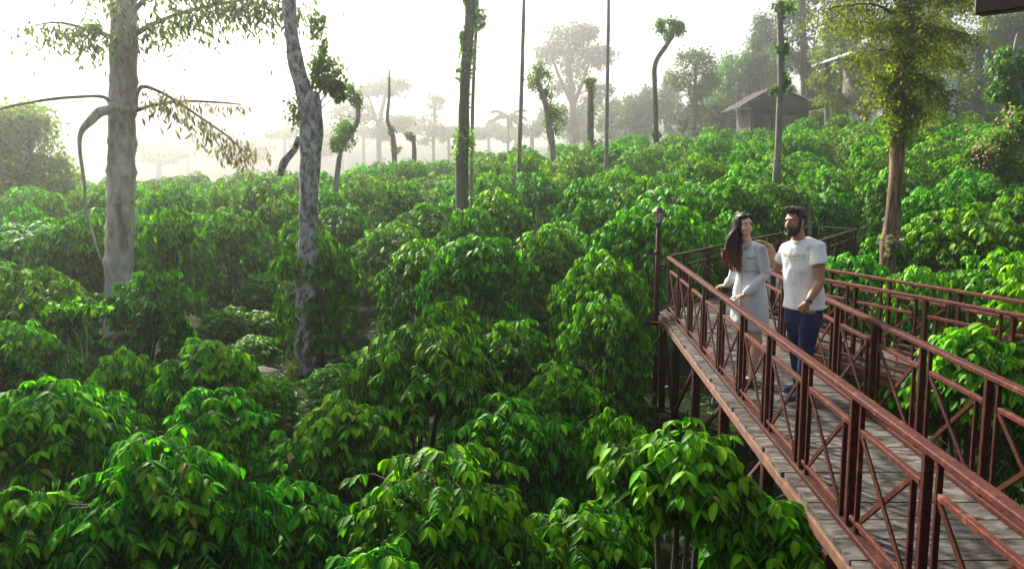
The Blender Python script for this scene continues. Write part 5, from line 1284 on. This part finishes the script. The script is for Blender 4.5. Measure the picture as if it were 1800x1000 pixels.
# collar, placket, belt, pocket flap
seam = cloth('grey_linen_trim', (.42, .45, .50))
bv = BVHTree.FromPolygons([(v.co+wom.location)[:] for v in dress.data.vertices], [p.vertices[:] for p in dress.data.polygons])
def on_dress(p, n_, lift=.004):
    h = bv.ray_cast(p + n_*.5, -n_); return (h[0] + n_*lift) if h[0] else p
pl = [on_dress(wp(1317, v) + fw*.0 - lw*.01, fw) for v in range(440, 576, 9)]
b = MB(); b.tube(pl, .008, 6); part(b, 'placket', seam, wom, True)
b = MB(); ring = [on_dress(wp(1317, 475), (lw*math.cos(t)+fw*math.sin(t)).normalized(), .003) for t in np.linspace(0, 2*math.pi, 33)]; b.tube(ring, .008, 6, cap=False); part(b, 'waist_seam', seam, wom, True)
for s_ in (-1, 1):
    b = MB(); pts = [on_dress(wp(1315, 427+k*3.4) + lw*s_*(.058-.017*k) , fw, .006) for k in range(4)]; b.tube(pts, [.012, .013, .012, .007], 6); part(b, 'collar', seam, wom, True)
pk_ = [on_dress(wp(1318, 451) + lw*q, fw, .005) for q in (.045, .07, .095, .12)]; b = MB(); b.tube(pk_, .007, 6); part(b, 'pocket_flap', seam, wom, True)
# sandals
for a_ in ank:
    d = Vector((-.8, -.45, 0)).normalized(); s_ = Vector((-d.y, d.x, 0)); c = Vector((a_.x, a_.y, 0)) + d*.055
    b = MB(); b.prism([((c + d*.135*math.cos(t) + s_*.047*math.sin(t)).x, (c + d*.135*math.cos(t) + s_*.047*math.sin(t)).y) for t in np.linspace(0, 2*math.pi, 18, endpoint=False)], DECK+.001, DECK+.024)
    q = Vector((a_.x, a_.y, DECK+.045)) + d*.09; b.tube([q - s_*.047 - Vector((0, 0, .025)), q - s_*.025 + Vector((0, 0, .022)), q + Vector((0, 0, .032)), q + s_*.025 + Vector((0, 0, .022)), q + s_*.047 - Vector((0, 0, .025))], .013, 8)
    q = Vector((a_.x, a_.y, DECK+.085)); b.tube([q + (d*math.cos(t) + s_*math.sin(t))*.041 for t in np.linspace(0, 2*math.pi, 15)], .009, 6); part(b, 'sandal', plain('black_leather', (.015, .014, .014), .5) if 'black_leather' not in bpy.data.materials else bpy.data.materials['black_leather'], wom, True)
# hair: cap plus long strands falling over her right shoulder, auburn towards the tips
hm_, nt_, bs_h = mat_new('auburn_tipped_hair'); at = N(nt_, 'ShaderNodeAttribute', attribute_name='tip')
cc = ramp(nt_, at.outputs['Fac'], [(0, (.010, .005, .004)), (.45, (.022, .009, .006)), (.8, (.16, .045, .018)), (1, (.27, .09, .035))]).outputs[0]; nt_.links.new(cc, bs_h.inputs['Base Color']); bs_h.inputs['Roughness'].default_value = .55; bs_h.inputs['Specular IOR Level'].default_value = .25
b = MB(); ell(b, Qw(0, -.03, .042), (.084*kw_, .102*kw_, .096*kw_), Rw); ell(b, Qw(0, -.06, -.03), (.08, .06, .10), Rw); ell(b, Qw(-.06, .0, .0), (.028, .05, .08), Rw); ell(b, Qw(.066, -.02, .01), (.02, .045, .07), Rw); ell(b, Qw(-.035, .045, .088), (.045, .045, .03), Rw); ell(b, Qw(.04, .03, .088), (.04, .045, .03), Rw)
ca = fused(b, 'hair_cap', hm_, wom, .005, 2, .003, 50)
b = MB(); tips = []; r_ = random.Random(9)
for i in range(190):
    q = r_.random(); s0 = Qw(-.08 + .13*q, r_.uniform(-.08, .03), r_.uniform(-.02, .1)) if q < .8 else Qw(r_.uniform(-.02, .06), -.1, .0)
    ue = 1271 + 27*r_.random()**.9; ve = r_.uniform(447, 479) if ue > 1284 else r_.uniform(440, 472)
    um = 1285 + (ue-1285)*.55 + r_.uniform(-3, 5); dy = r_.uniform(-.10, .14)
    if i % 5 == 0: ue = 1298 + r_.uniform(-3, 4); ve = r_.uniform(455, 482); um = 1299; dy = -.06
    pts, rr = smooth_path([s0, wp(um+3, 418, dy*.6), wp(um + 2.2*math.sin(i*1.7), 436, dy), wp(ue + 3*math.sin(i*.9+1), (438+ve)/2, dy), wp(ue, ve, dy)], [.011, .0105, .010, .0085, .003], 4)
    nb_ = b.n; b.tube(pts, rr, 5); tips += [k/(len(pts)-1) for k in range(len(pts)) for _ in range(5)] + [0, 1]
me = mesh_raw('long_hair', np.concatenate(b.V), [np.array(b.F[k]) for k in (3, 4) if b.F[k]], True, {'tip': np.array(tips)}); me.materials.append(hm_)
under(link_mesh('long_hair', me, None), wom)['kind'] = 'stuff'
face_parts(Qw, Rw, kw_, wom, (.5, .10, .10))


# ------------------------------------------------------------------ morning mist
m = MB(); m.box((0, 170, 28), (700, 420, 90))
hz_o = m.build('haze', None); 
hm = bpy.data.materials.new('mist'); hm.use_nodes = True; t = hm.node_tree; t.nodes.clear()
oo = t.nodes.new('ShaderNodeOutputMaterial'); pv = t.nodes.new('ShaderNodeVolumePrincipled'); pv.inputs['Color'].default_value = (.96, .97, .98, 1)
pv.inputs['Density'].default_value = HAZE_DENSITY; pv.inputs['Anisotropy'].default_value = .82
t.links.new(pv.outputs[0], oo.inputs['Volume']); hz_o.data.materials.append(hm); tag(hz_o, kind='stuff')
